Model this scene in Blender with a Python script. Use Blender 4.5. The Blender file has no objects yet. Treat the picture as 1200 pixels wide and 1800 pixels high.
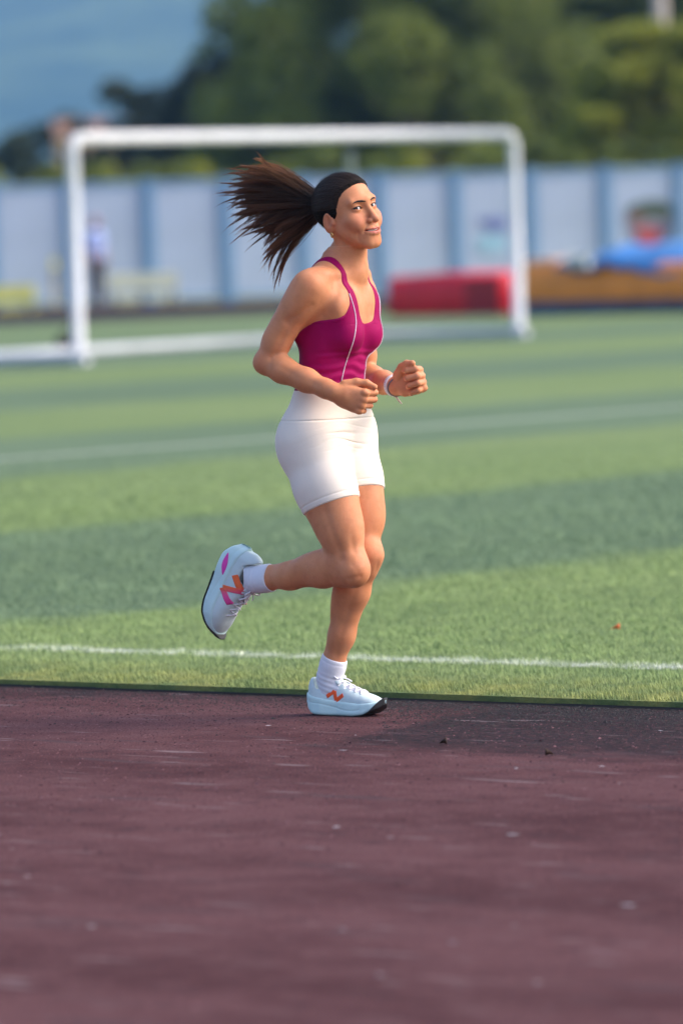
import bpy, bmesh, math, random
import numpy as np
from mathutils import Vector, Matrix
from mathutils.bvhtree import BVHTree

# ------------------------------------------------------------------ camera
FPX = 10000.0                      # focal length in photo pixels (200 mm on a 36 mm tall frame)
CAM_H = 1.44
PITCH = math.atan(505 / FPX)
ROLL = math.radians(1.8)
FW = np.array([0, math.cos(PITCH), -math.sin(PITCH)])
_R = np.array([1.0, 0, 0]); _U = np.array([0, math.sin(PITCH), math.cos(PITCH)])
RT = math.cos(ROLL) * _R - math.sin(ROLL) * _U
UP = math.sin(ROLL) * _R + math.cos(ROLL) * _U
CAM = np.array([0, 0, CAM_H])

scene = bpy.context.scene
cd = bpy.data.cameras.new('camera')
cam = bpy.data.objects.new('camera', cd)
scene.collection.objects.link(cam)
m = Matrix(((RT[0], UP[0], -FW[0], 0), (RT[1], UP[1], -FW[1], 0), (RT[2], UP[2], -FW[2], CAM_H), (0, 0, 0, 1)))
cam.matrix_world = m
cd.sensor_fit = 'VERTICAL'; cd.sensor_height = 36; cd.sensor_width = 24
cd.lens = 36 * FPX / 1800
cd.clip_start = 0.5; cd.clip_end = 30000
cd.dof.use_dof = True
cd.dof.focus_distance = 16.5
cd.dof.aperture_fstop = 2.7
cd.dof.aperture_blades = 9
scene.camera = cam

# ------------------------------------------------------------------ light
SUN_EL, SUN_AZ = math.radians(42), math.radians(88)     # azimuth measured from +Y towards +X
w = bpy.data.worlds.new('World'); scene.world = w; w.use_nodes = True
nt = w.node_tree; bg = nt.nodes['Background']
sky = nt.nodes.new('ShaderNodeTexSky'); sky.sky_type = 'NISHITA'; sky.sun_disc = False
sky.sun_elevation = SUN_EL; sky.sun_rotation = SUN_AZ
sky.dust_density = 4.0; sky.air_density = .75; sky.ozone_density = 1.0
nt.links.new(sky.outputs[0], bg.inputs[0]); bg.inputs[1].default_value = 0.15
sd = bpy.data.lights.new('sun', 'SUN'); sd.energy = .6; sd.angle = math.radians(40); sd.color = (1, .92, .82)
so = bpy.data.objects.new('sun', sd); scene.collection.objects.link(so)
_d = Vector((math.sin(SUN_AZ) * math.cos(SUN_EL), math.cos(SUN_AZ) * math.cos(SUN_EL), math.sin(SUN_EL)))
so.rotation_euler = _d.to_track_quat('Z', 'Y').to_euler(); so.location = _d * 50
vs = scene.view_settings
vs.view_transform = 'Standard'; vs.look = 'None'; vs.gamma = 1; vs.exposure = 1.36; vs.use_curve_mapping = False
scene.cycles.max_bounces = 6; scene.cycles.volume_bounces = 0
scene.cycles.use_denoising = True

# ------------------------------------------------------------------ helpers
def px(x, y, Y):
    """point on the ray through photo pixel (x, y) at depth Y"""
    d = FW + RT * (x - 600) / FPX + UP * (900 - y) / FPX
    return CAM + d * (Y / d[1])
def ground(x, y, z=0.0):
    d = FW + RT * (x - 600) / FPX + UP * (900 - y) / FPX
    return CAM + d * ((z - CAM_H) / d[2])

COL = scene.collection
def link(o, parent=None):
    COL.objects.link(o)
    if parent is not None: o.parent = parent
    return o
def tag(o, label=None, cat=None, group=None, kind=None):
    if label: o['label'] = label
    if cat: o['category'] = cat
    if group: o['group'] = group
    if kind: o['kind'] = kind
    return o
def empty(name, loc=(0, 0, 0), rz=0):
    o = bpy.data.objects.new(name, None); o.empty_display_size = .2
    o.location = loc; o.rotation_euler = (0, 0, rz); COL.objects.link(o); return o
def np_mesh(name, V, F, mats=(), smooth=True, attrs=None):
    V = np.asarray(V, np.float32); F = np.asarray(F, np.int32)
    me = bpy.data.meshes.new(name); n = F.shape[1]
    me.vertices.add(len(V)); me.vertices.foreach_set('co', V.ravel())
    me.loops.add(F.size); me.loops.foreach_set('vertex_index', F.ravel())
    me.polygons.add(len(F)); me.polygons.foreach_set('loop_start', np.arange(0, F.size, n, dtype=np.int32))
    me.polygons.foreach_set('use_smooth', np.full(len(F), smooth))
    me.update(calc_edges=True)
    for k, v in (attrs or {}).items():
        v = np.asarray(v, np.float32)
        if v.ndim == 1:
            me.attributes.new(k, 'FLOAT', 'POINT').data.foreach_set('value', v)
        else:
            c = np.ones((len(v), 4), np.float32); c[:, :3] = v
            me.attributes.new(k, 'FLOAT_COLOR', 'POINT').data.foreach_set('color', c.ravel())
    for mt in (mats if isinstance(mats, (list, tuple)) else [mats]): me.materials.append(mt)
    return me
def add(name, me, parent=None, loc=None):
    o = bpy.data.objects.new(name, me); link(o, parent)
    if loc is not None: o.location = loc
    return o
class MB:
    """collects simple shapes into one mesh"""
    def __init__(s): s.v = []; s.f = []
    def quadgrid(s, G, closed_u=False, closed_v=False):
        G = np.asarray(G); a, b = G.shape[:2]; o = len(s.v); s.v += [tuple(p) for p in G.reshape(-1, 3)]
        for i in range(a if closed_u else a - 1):
            for j in range(b if closed_v else b - 1):
                i2, j2 = (i + 1) % a, (j + 1) % b
                s.f.append((o + i * b + j, o + i2 * b + j, o + i2 * b + j2, o + i * b + j2))
    def box(s, lo, hi, M=None):
        o = len(s.v)
        P = [(x, y, z) for z in (lo[2], hi[2]) for y in (lo[1], hi[1]) for x in (lo[0], hi[0])]
        if M is not None: P = [tuple(M @ Vector(p)) for p in P]
        s.v += P
        s.f += [tuple(o + i for i in q) for q in ((0, 2, 3, 1), (4, 5, 7, 6), (0, 1, 5, 4), (2, 6, 7, 3), (0, 4, 6, 2), (1, 3, 7, 5))]
    def tube(s, pts, r, n=10, caps=True):
        pts = [np.asarray(p, float) for p in pts]; rs = r if hasattr(r, '__len__') else [r] * len(pts)
        rings = []; prev = None
        for i, p in enumerate(pts):
            t = pts[min(i + 1, len(pts) - 1)] - pts[max(i - 1, 0)]; t = t / (np.linalg.norm(t) + 1e-12)
            if prev is None:
                a = np.array([0, 0, 1.0]) if abs(t[2]) < .9 else np.array([1.0, 0, 0])
            else: a = prev
            u = a - t * a.dot(t); u /= np.linalg.norm(u); prev = u; v = np.cross(t, u)
            rings.append([p + rs[i] * (math.cos(q) * u + math.sin(q) * v) for q in np.linspace(0, 2 * math.pi, n, endpoint=False)])
        o = len(s.v); s.quadgrid(rings, closed_v=True)
        if caps:
            s.f.append(tuple(o + i for i in range(n))[::-1]); e = o + (len(pts) - 1) * n; s.f.append(tuple(e + i for i in range(n)))
    def mesh(s, name, mat, smooth=False, bevel=0):
        me = bpy.data.meshes.new(name); me.from_pydata([tuple(map(float, p)) for p in s.v], [], s.f)
        if bevel:
            b = bmesh.new(); b.from_mesh(me)
            bmesh.ops.bevel(b, geom=b.edges[:], offset=bevel, segments=2, affect='EDGES', profile=.6, clamp_overlap=True)
            b.to_mesh(me); b.free()
        if smooth: me.polygons.foreach_set('use_smooth', [True] * len(me.polygons))
        me.materials.append(mat); me.update(); return me
    def build(s, name, mat, parent=None, smooth=False, bevel=0):
        return add(name, s.mesh(name, mat, smooth, bevel), parent)

# node helpers -----------------------------------------------------
class NT:
    def __init__(s, name):
        s.m = bpy.data.materials.new(name); s.m.use_nodes = True; s.t = s.m.node_tree
        s.p = s.t.nodes['Principled BSDF']
    def n(s, kind, **kw):
        nd = s.t.nodes.new('ShaderNode' + kind)
        for k, v in kw.items(): setattr(nd, k, v)
        return nd
    def l(s, a, b): s.t.links.new(a, b)
    def put(s, sock, v):
        if isinstance(v, bpy.types.NodeSocket): s.l(v, sock)
        elif v is not None:
            if hasattr(v, '__len__') and len(v) == 3 and sock.type == 'RGBA': v = (*v, 1)
            sock.default_value = v
    def math(s, op, a, b=None, c=None, clamp=False):
        nd = s.n('Math', operation=op, use_clamp=clamp)
        s.put(nd.inputs[0], a); s.put(nd.inputs[1], b) if b is not None else 0
        if c is not None: s.put(nd.inputs[2], c)
        return nd.outputs[0]
    def mix(s, f, a, b, blend='MIX'):
        nd = s.n('Mix', data_type='RGBA', blend_type=blend)
        s.put(nd.inputs[0], f); s.put(nd.inputs[6], a); s.put(nd.inputs[7], b); return nd.outputs[2]
    def noise(s, vec, scale, detail=3, rough=.55, dist=0):
        nd = s.n('TexNoise'); s.put(nd.inputs['Vector'], vec) if vec is not None else 0
        nd.inputs['Scale'].default_value = scale; nd.inputs['Detail'].default_value = detail
        nd.inputs['Roughness'].default_value = rough; nd.inputs['Distortion'].default_value = dist
        return nd.outputs['Fac']
    def ramp(s, f, lo, hi, a=0., b=1.):
        nd = s.n('MapRange', interpolation_type='SMOOTHSTEP'); s.put(nd.inputs[0], f)
        for i, v in enumerate((lo, hi, a, b)): nd.inputs[i + 1].default_value = v
        return nd.outputs[0]
    def pos(s): return s.n('NewGeometry').outputs['Position']
    def obj(s): return s.n('TexCoord').outputs['Object']
    def map(s, vec, scale=(1, 1, 1), rot=(0, 0, 0), loc=(0, 0, 0)):
        nd = s.n('Mapping'); s.l(vec, nd.inputs[0]); nd.inputs['Scale'].default_value = scale
        nd.inputs['Rotation'].default_value = rot; nd.inputs['Location'].default_value = loc; return nd.outputs[0]
    def dot(s, vec, d):
        nd = s.n('VectorMath', operation='DOT_PRODUCT'); s.l(vec, nd.inputs[0]); nd.inputs[1].default_value = tuple(d); return nd.outputs['Value']
    def attr(s, name):
        return s.n('Attribute', attribute_name=name)
    def bump(s, h, strength=.3, dist=.01, normal=None):
        nd = s.n('Bump'); nd.inputs['Strength'].default_value = strength; nd.inputs['Distance'].default_value = dist
        s.put(nd.inputs['Height'], h); s.l(nd.outputs[0], s.p.inputs['Normal'])
        if normal is not None: s.l(normal, nd.inputs['Normal'])
        return nd.outputs[0]
    def base(s, c): s.put(s.p.inputs['Base Color'], c); return s
    def rough(s, r): s.put(s.p.inputs['Roughness'], r); return s
    def spec(s, r): s.p.inputs['Specular IOR Level'].default_value = r; return s

def simple(name, col, rough=.6, var=.15, scale=6, spec=.4, bump=0):
    """plain material with mottled tone"""
    t = NT(name); o = t.obj()
    f = t.noise(o, scale, 4)
    c = t.mix(t.ramp(f, .3, .7), tuple(x * (1 - var) for x in col), tuple(min(1, x * (1 + var)) for x in col))
    t.base(c).rough(rough).spec(spec)
    if bump: t.bump(t.noise(o, scale * 6, 3), bump, .004)
    return t.m

# ------------------------------------------------------------------ stadium frame: t along the touchline, n into the pitch
_a = math.atan(.80)
ET = np.array([math.cos(_a), -math.sin(_a), 0]); EN = np.array([math.sin(_a), math.cos(_a), 0])
def tn(p): return float(p @ ET), float(p @ EN)
def st(t, n, z=0.0): return ET * t + EN * n + np.array([0, 0, z])
TURF_Z = 0.022
N_EDGE = tn(ground(600, 1227))[1]               # edge between track and turf
N_TOUCH = tn(ground(600, 1157, TURF_Z))[1]      # near touchline
T_PEN = tn(ground(600, 761, TURF_Z))[0]         # penalty-area line, parallel to the goal line
GL = ground(140, 640, TURF_Z)                   # foot of the left goal post
T_GOAL, N_GOAL0 = tn(GL)
STRIPE0 = tn(ground(600, 885, TURF_Z))[0]; STRIPE1 = tn(ground(600, 1035, TURF_Z))[0]
STRIPE_W = STRIPE1 - STRIPE0
N_MID = N_GOAL0 + 3.66
R_IN = N_MID - N_EDGE
T_C0 = T_GOAL + 12.0                            # where the bend starts
print('stadium', N_EDGE, N_TOUCH, T_PEN, T_GOAL, N_GOAL0, STRIPE_W, R_IN)

# ------------------------------------------------------------------ setting materials
def turf_colour(t, vec, blade=False):
    """stripes along the goal line, paler dry strip at the track edge, painted touchline"""
    tt = t.dot(vec, ET); nn = t.dot(vec, EN)
    wob = t.math('MULTIPLY', t.math('SUBTRACT', t.noise(vec, .9, 3), .5), .9)
    ph = t.math('DIVIDE', t.math('SUBTRACT', t.math('ADD', tt, wob), STRIPE0), STRIPE_W)
    tri = t.math('PINGPONG', ph, 1.0)               # 0..1..0, period two stripes
    tri = t.math('PINGPONG', t.math('ADD', ph, .5), 1.0)
    s = t.ramp(tri, .42, .58)                       # 1 = dark stripe between STRIPE0 and STRIPE1
    big = t.noise(vec, .35, 4); fine = t.noise(vec, 9, 4)
    light = t.mix(t.ramp(big, .3, .7), (.160, .222, .092), (.185, .245, .105))
    dark = t.mix(t.ramp(big, .3, .7), (.115, .168, .102), (.132, .19, .115))
    c = t.mix(s, light, dark)
    c = t.mix(t.ramp(fine, .35, .75, 0, .35), c, (.09, .13, .06))
    near = t.ramp(t.math('ADD', nn, t.math('MULTIPLY', wob, .05)), N_EDGE + .02, N_TOUCH - .1, 1, 0)
    c = t.mix(t.math('MULTIPLY', near, .8), c, t.mix(t.ramp(t.noise(vec, 5, 4), .35, .65), (.10, .14, .055), (.235, .24, .08)))
    ln = t.math('SUBTRACT', 1.0, t.ramp(t.math('ABSOLUTE', t.math('SUBTRACT', nn, N_TOUCH)), .045, .085))
    wear = t.ramp(t.noise(vec, 11, 5), .34, .62, .10, .58)
    c = t.mix(t.math('MULTIPLY', ln, wear), c, (.62, .63, .60))
    pl = t.math('SUBTRACT', 1.0, t.ramp(t.math('ABSOLUTE', t.math('SUBTRACT', tt, T_PEN)), .07, .13))
    c = t.mix(t.math('MULTIPLY', pl, .42), c, (.55, .58, .52))
    return c

def m_turf():
    t = NT('turf'); v = t.pos()
    t.base(turf_colour(t, v)).rough(.95).spec(.05)
    t.bump(t.noise(v, 60, 3), .5, .02); return t.m
def m_blade():
    t = NT('turf_blade'); v = t.pos(); c = turf_colour(t, v, True)
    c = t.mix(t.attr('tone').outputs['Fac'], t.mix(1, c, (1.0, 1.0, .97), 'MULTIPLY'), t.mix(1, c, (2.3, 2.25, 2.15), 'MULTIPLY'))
    t.base(c).rough(.7).spec(.12); return t.m
def m_track():
    t = NT('track_rubber'); v = t.pos()
    st_ = t.map(v, rot=(0, 0, _a))                    # x along the lanes, y across
    big = t.noise(t.map(st_, (.6, 1.0, 1)), 1.6, 5, .65)
    mid = t.noise(t.map(st_, (1, 1.2, 1)), 6, 6, .7)
    fine = t.noise(v, 170, 3, .7)
    c = t.mix(t.ramp(big, .32, .68), (.078, .027, .028), (.150, .066, .068))
    c = t.mix(t.ramp(mid, .42, .75, 0, .55), c, (.185, .098, .100))
    c = t.mix(t.ramp(mid, .25, .47, .75, 0), c, (.048, .026, .029))
    c = t.mix(t.ramp(fine, .40, .60, .75, 0), c, (.035, .022, .026))
    c = t.mix(t.ramp(fine, .60, .76, 0, .6), c, (.33, .20, .215))
    gr2 = t.noise(v, 60, 4, .7); c = t.mix(t.ramp(gr2, .32, .46, .55, 0), c, (.045, .026, .03))
    # rubber crumb washed out of the turf: a dark ragged band by the edge, wider further along
    nn = t.dot(v, EN); tt = t.dot(v, ET)
    d = t.math('SUBTRACT', N_EDGE, nn)
    wid = t.ramp(tt, tn(ground(520, 1290))[0], tn(ground(720, 1290))[0], .30, 1.35)
    rag = t.math('MULTIPLY', t.math('SUBTRACT', t.noise(t.map(st_, (1, 3, 1)), 3.2, 5, .7), .5), 1.0)
    band = t.ramp(t.math('SUBTRACT', t.math('ADD', d, rag), wid), -.35, .10, 1, 0)
    gr = t.ramp(t.noise(t.map(st_, (1, 2.2, 1)), 30, 5, .75), .34, .54)
    c = t.mix(t.math('MULTIPLY', t.math('MULTIPLY', band, gr), .92), c, (.018, .017, .020))
    # old drip and scuff marks
    sc = t.ramp(t.noise(t.map(st_, (.7, 5, 1), loc=(3, 1, 0)), 2.6, 3, .5), .60, .70, 0, .7)
    c = t.mix(sc, c, (.07, .045, .05))
    pale = t.ramp(t.noise(t.map(st_, (1.2, 7, 1), loc=(9, 4, 0)), 2.3, 3, .5), .63, .72, 0, .55)
    c = t.mix(pale, c, (.24, .19, .20))
    t.base(c).rough(.95).spec(.04)
    t.bump(t.math('ADD', t.math('MULTIPLY', t.noise(v, 240, 3, .7), .6), t.math('MULTIPLY', mid, .6)), .55, .006)
    return t.m

MT = {}
MT['turf'] = m_turf(); MT['blade'] = m_blade(); MT['track'] = m_track()

# ------------------------------------------------------------------ ground, track, pitch
def sheet(name, P, z, mat, kind='structure'):
    me = bpy.data.meshes.new(name); me.from_pydata([(float(p[0]), float(p[1]), z) for p in P], [], [tuple(range(len(P)))])
    me.materials.append(mat); o = add(name, me); o['kind'] = kind; return o
t = NT('dry_grass'); v = t.pos()
t.base(t.mix(t.ramp(t.noise(v, .08, 5), .35, .65), (.13, .17, .05), (.30, .29, .09))).rough(.9); MT['field'] = t.m
sheet('ground', [(-9000, -300), (9000, -300), (9000, 12000), (-9000, 12000)], -.03, MT['field'])
T_C1 = T_C0 + 84.4
def oval(r, k=64):
    a = [st(T_C0 - r * math.sin(q), N_MID - r * math.cos(q)) for q in np.linspace(0, math.pi, k)]
    b = [st(T_C1 + r * math.sin(q), N_MID + r * math.cos(q)) for q in np.linspace(0, math.pi, k)]
    return a + b
mb = MB(); A, B = oval(R_IN - .3), oval(R_IN + 19)
mb.quadgrid([[(*p[:2], 0) for p in A], [(*p[:2], 0) for p in B]], closed_v=True)
o = mb.build('running_track', MT['track']); o['kind'] = 'structure'
# turf sheet with a small raised edge
mb = MB(); E = oval(R_IN)
rng = np.random.default_rng(4)
ed = [(*p[:2], TURF_Z) for p in E]; n0 = len(ed)
mb.v += ed; mb.f.append(tuple(range(n0))); mb.v += [(*p[:2], -.01) for p in E]
mb.f += [(i, n0 + i, n0 + (i + 1) % n0, (i + 1) % n0) for i in range(n0)]
o = mb.build('pitch_turf', MT['turf']); o['kind'] = 'structure'
# frayed backing strip that shows as a thin dark line where the turf ends
mb = MB()
for k in range(70):
    t0 = -16 + k * .45
    a, b = st(t0 - 12, N_EDGE - .004), st(t0 - 12 + .452, N_EDGE - .004)
    h = .005 + rng.uniform(0, .003)
    q = [a - EN * .006, b - EN * .006]
    mb.v += [(*q[0][:2], .001), (*q[1][:2], .001), (*b[:2], h), (*a[:2], h)]
    n = len(mb.v); mb.f.append((n - 4, n - 3, n - 2, n - 1))
o = mb.build('turf_edge_strip', simple('black_backing', (.012, .012, .012), .8)); o['kind'] = 'structure'

# blades of the artificial turf near the runner
def blades():
    rng = np.random.default_rng(11); N = 420000
    u = rng.random(N * 3)
    Z = 16.0 + 22.0 * (1 - (1 - u) ** .36); X = rng.uniform(-1, 1, N * 3) * (1.2 + .05 * Z)
    P = np.stack([X, Z, np.zeros_like(X)], 1); nn = P @ EN
    P = P[nn > N_EDGE + .004][:N]; nn = P @ EN
    far = np.clip((P[:, 1] - 17) / 12, 0, 1)
    h = rng.uniform(.006, .018, len(P)) * (1 + .25 * far); wd = rng.uniform(.002, .0042, len(P)) * (1 + .9 * far)
    clump = np.sin(P[:, 0] * 9.1 + 2 * np.sin(P[:, 1] * 5.3)) * np.sin(P[:, 1] * 7.7 + 1.3 * np.sin(P[:, 0] * 6.1))
    h *= 1 + .3 * clump
    az = rng.uniform(0, 2 * np.pi, len(P)); lean = rng.uniform(.1, 1.0, len(P)) * h
    la = 2.2 + .9 * clump + rng.normal(0, .9, len(P))
    side = np.stack([np.cos(az), np.sin(az), 0 * az], 1) * wd[:, None] * .5
    top = P + np.stack([np.cos(la) * lean, np.sin(la) * lean, h], 1)
    base = P + np.array([0, 0, TURF_Z - .004]); top = top + np.array([0, 0, TURF_Z])
    V = np.concatenate([base - side, base + side, top], 0); n = len(P)
    F = np.stack([np.arange(n), n + np.arange(n), 2 * n + np.arange(n)], 1)
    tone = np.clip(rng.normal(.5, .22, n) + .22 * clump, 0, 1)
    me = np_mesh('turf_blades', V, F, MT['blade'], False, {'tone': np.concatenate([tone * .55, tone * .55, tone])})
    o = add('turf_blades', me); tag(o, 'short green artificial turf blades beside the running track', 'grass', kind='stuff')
blades()

# loose rubber crumb and grit on the track
def crumbs():
    rng = np.random.default_rng(5); N = 42000
    tt = rng.uniform(-14.5, -7, N * 2); d = np.abs(rng.gamma(1.3, .24, N * 2)) + .01
    P = np.stack([st(a, N_EDGE - b, .001) for a, b in zip(tt, d)])
    keep = rng.random(len(P)) < np.where(P[:, 0] > .1, 1, .30)
    P = P[keep]; r = rng.gamma(2.0, .0006, len(P)) + .0008
    K = np.array([[1, 0, 0], [-.5, .87, 0], [-.5, -.87, 0], [0, 0, .55]]); n = len(P)
    q = rng.uniform(0, 6.28, n); c, s = np.cos(q), np.sin(q)
    V = np.empty((n, 4, 3)); st_x = rng.uniform(.7, 2.2, n)
    for k in range(4):
        x, y, z = K[k]; x = x * st_x
        V[:, k] = P + np.stack([(c * x - s * y) * r, (s * x + c * y) * r, z * r], 1)
    b = np.arange(n)[:, None] * 4
    F = np.concatenate([b + np.array([0, 1, 3]), b + np.array([1, 2, 3]), b + np.array([2, 0, 3])])
    o = add('rubber_crumbs', np_mesh('rubber_crumbs', V.reshape(-1, 3), F, simple('crumb_rubber', (.018, .017, .018), .8), False))
    tag(o, 'scattered black rubber crumbs along the edge of the track', 'rubber crumb', kind='stuff')
    # coarse granules of the track surface itself
    N = 34000; y0, y1 = 9.5, 18.5; Zs = y0 + (y1 - y0) * rng.random(N) ** .75; P = np.stack([rng.uniform(-2.0, 2.0, N), Zs, np.full(N, .0005)], 1)
    P = P[(P @ EN) < N_EDGE - .01]; n = len(P); r = rng.gamma(2.0, .0006, n) + .0006; q = rng.uniform(0, 6.28, n); c, s = np.cos(q), np.sin(q); sx = rng.uniform(.8, 1.8, n); V = np.empty((n, 4, 3))
    for k in range(4):
        x, y, z = K[k]; x = x * sx; V[:, k] = P + np.stack([(c * x - s * y) * r, (s * x + c * y) * r, z * r * 1.2], 1)
    b = np.arange(n)[:, None] * 4; F = np.concatenate([b + np.array([0, 1, 3]), b + np.array([1, 2, 3]), b + np.array([2, 0, 3])])
    tone = np.repeat(rng.random(n), 4); g_ = NT('track_granule'); a_ = g_.attr('tone').outputs['Fac']
    g_.base(g_.mix(g_.ramp(a_, .35, .75), (.05, .026, .032), (.20, .105, .118))).rough(.95).spec(.05)
    o = add('track_granules', np_mesh('track_granules', V.reshape(-1, 3), F, g_.m, False, {'tone': tone})); tag(o, 'coarse dark red and black rubber granules over the track', 'rubber granule', kind='stuff')
    # pale flecks of old paint and chalk
    P = []; 
    V = []; F = []
    for k in range(55):
        x, y = rng.uniform(-700, 1900), rng.uniform(1262, 1900)
        p = ground(x, y); r = .002 + rng.gamma(1.5, .0022); a = rng.uniform(0, 6.28); e = rng.uniform(1, 3)
        if tn(p)[1] > N_EDGE - .05: continue
        m = 7; o0 = len(V)
        for i in range(m):
            q = i / m * 6.28; rr = r * rng.uniform(.6, 1.2)
            dx, dy = rr * math.cos(q) * e, rr * math.sin(q)
            V.append((p[0] + dx * math.cos(a) - dy * math.sin(a), p[1] + dx * math.sin(a) + dy * math.cos(a), .004 + .001 * rng.random()))
        V.append((p[0], p[1], .006))
        F += [(o0 + i, o0 + (i + 1) % m, o0 + m) for i in range(m)]
    o = add('paint_flecks', np_mesh('paint_flecks', V, F, simple('old_paint', (.30, .27, .29), .8, .4, 20), False))
    tag(o, 'small pale flecks of old paint strewn on the dark red track', 'paint flecks', kind='stuff')
crumbs()

# ------------------------------------------------------------------ mountain behind
def mountain():
    rng = np.random.default_rng(3); nx, ny = 150, 40
    xs = np.linspace(-2600, 2600, nx); us = np.linspace(0, 1, ny)
    G = np.zeros((ny, nx, 3))
    for i, u in enumerate(us):
        Y = 2700 + 2300 * u
        ridge = 470 + 70 * np.sin(xs / 520 + 1) + 45 * np.sin(xs / 210 + .4) + 20 * np.sin(xs / 83 + u * 4)
        prof = u ** .8 if u < .8 else .8 ** .8 - (u - .8) * .6
        gul = 1 + .16 * np.sin(xs / 95 + 3 * u + 1.5 * np.sin(xs / 300)) * (1 - u) + .05 * np.sin(xs / 37 - 7 * u)
        G[i] = np.stack([xs, Y + 60 * np.sin(xs / 180 + 5 * u), ridge * prof * gul - 4], 1)
    mb = MB(); mb.quadgrid(G)
    t = NT('forest_slope'); v = t.pos()
    c = t.mix(t.ramp(t.noise(v, .006, 5), .40, .62), (.035, .07, .03), (.12, .17, .06))
    t.base(c).rough(.95).spec(.1); t.bump(t.noise(v, .05, 4), .8, 8)
    o = mb.build('mountain', t.m, smooth=True); o['kind'] = 'structure'
mountain()
mb = MB(); mb.box((-2700, -60, -6), (2700, 5300, 560))
t = NT('haze_air'); t.t.nodes.remove(t.p)
pv = t.n('VolumePrincipled'); pv.inputs['Color'].default_value = (.25, .54, 1.0, 1); pv.inputs['Density'].default_value = .00022
pv.inputs['Anisotropy'].default_value = .1
t.l(pv.outputs[0], t.t.nodes['Material Output'].inputs['Volume'])
o = mb.build('haze', t.m); tag(o, 'thin blue haze in the distant air before the mountain', 'haze', kind='stuff')

# ------------------------------------------------------------------ boundary wall of metal panels
MT['panel'] = simple('panel_paint', (.385, .46, .585), .6, .06, 1.2)
MT['wallpost'] = simple('post_paint', (.14, .275, .44), .55, .1, 3)
MT['whitepaint'] = simple('white_paint', (.75, .76, .78), .4, .05, 4)
WA, WB = px(-140, 530, 112.0), px(1340, 500, 117.0)       # the wall recedes a little to the right
WA[2] = WB[2] = 0; WD = (WB - WA); WL = np.linalg.norm(WD); WD /= WL; WN = np.array([WD[1], -WD[0], 0])   # WN faces the pitch
wall = empty('boundary_fence', WA, math.atan2(WD[1], WD[0]))
tag(wall, 'long pale blue sheet metal fence with darker blue posts behind the pitch', 'fence')
def on_wall(pxx, pyy, off=.03):
    """wall-local x, z for a photo pixel"""
    d = FW + RT * (pxx - 600) / FPX + UP * (900 - pyy) / FPX
    s = ((WA - CAM) @ WN) / (d @ WN); p = CAM + d * s
    return float((p - WA) @ WD), float(p[2])
PW = (on_wall(1195, 400)[0] - on_wall(262, 400)[0]) / 7; NP = 13; wall_h = 2.42
pm = MB(); pm.box((-.115, -.09, -.05), (.115, .09, wall_h + .05)); pmesh = pm.mesh('post', MT['wallpost'], bevel=.012)
sm = MB()
G = []
for k in range(33):
    x = .09 + (PW - .18) * k / 32; G.append([(x, .004 * (k // 2 % 2), z) for z in (.05, wall_h)])
sm.quadgrid(G); sm.quadgrid([[(p[0], p[1] + .004, p[2]) for p in c] for c in G][::-1])
smesh = sm.mesh('panel', MT['panel']); 
rms = []
for za, zb_ in ((wall_h - .10, wall_h - .02), (.04, .12)):
    rm = MB(); rm.box((.1, -.03, za), (PW - .1, .03, zb_)); rms.append(rm.mesh('rail', MT['wallpost']))
x0 = on_wall(262, 400)[0]
k0 = int(x0 // PW)
panels = []
for k in range(NP):
    x = x0 + (k - k0) * PW
    p = add('post', pmesh, wall, (x, 0, 0))
    s = add('panel', smesh, wall, (x, 0, 0)); panels.append(s)
    for r_ in rms: add('rail', r_, s)
def decal(name, parent_panel, pts, mat, off):
    """flat painted shape a few millimetres proud of the panel"""
    P = [on_wall(*q) for q in pts]; ox = parent_panel.location.x
    me = bpy.data.meshes.new(name); me.from_pydata([(a - ox, off, z) for a, z in P], [], [tuple(range(len(P)))])
    me.materials.append(mat); return add(name, me, parent_panel)
def panel_at(pxx):
    x = on_wall(pxx, 400)[0]
    return min(panels, key=lambda o: abs(o.location.x + PW / 2 - x))
def ring(cx, cy, rx, ry, k=20, a0=0, a1=2 * math.pi): return [(cx + rx * math.cos(q), cy + ry * math.sin(q)) for q in np.linspace(a0, a1, k, endpoint=abs(a1 - a0) < 6)]
cp = panel_at(1138)
decal('crest', cp, [(1100, 368), (1178, 364), (1184, 398), (1164, 428), (1140, 443), (1118, 430), (1102, 402)], simple('crest_grey', (.20, .20, .24), .6), -.03)
decal('crest_band', cp, [(1100, 366), (1118, 357), (1140, 352), (1165, 354), (1180, 362), (1178, 384), (1140, 380), (1102, 386)], simple('crest_green', (.05, .08, .045), .6), -.034)
decal('crest_band', cp, [(1104, 380), (1128, 377), (1128, 388), (1106, 391)], simple('crest_rust', (.30, .10, .06), .6), -.037)
decal('crest_field', cp, [(1112, 402), (1152, 400), (1164, 410), (1144, 434), (1120, 424)], simple('crest_red', (.45, .06, .06), .6), -.034)
decal('crest_field', cp, [(1156, 396), (1178, 394), (1172, 412), (1160, 424)], simple('crest_navy', (.05, .06, .14), .6), -.036)
lp = panel_at(865)
decal('logo', lp, [(835, 386), (862, 381), (890, 384), (888, 404), (868, 408)], simple('logo_purple', (.16, .20, .42), .6), -.03)
decal('logo', lp, [(832, 420), (860, 412), (888, 414), (888, 440), (842, 444)], simple('logo_cyan', (.30, .52, .64), .6), -.032)

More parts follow.
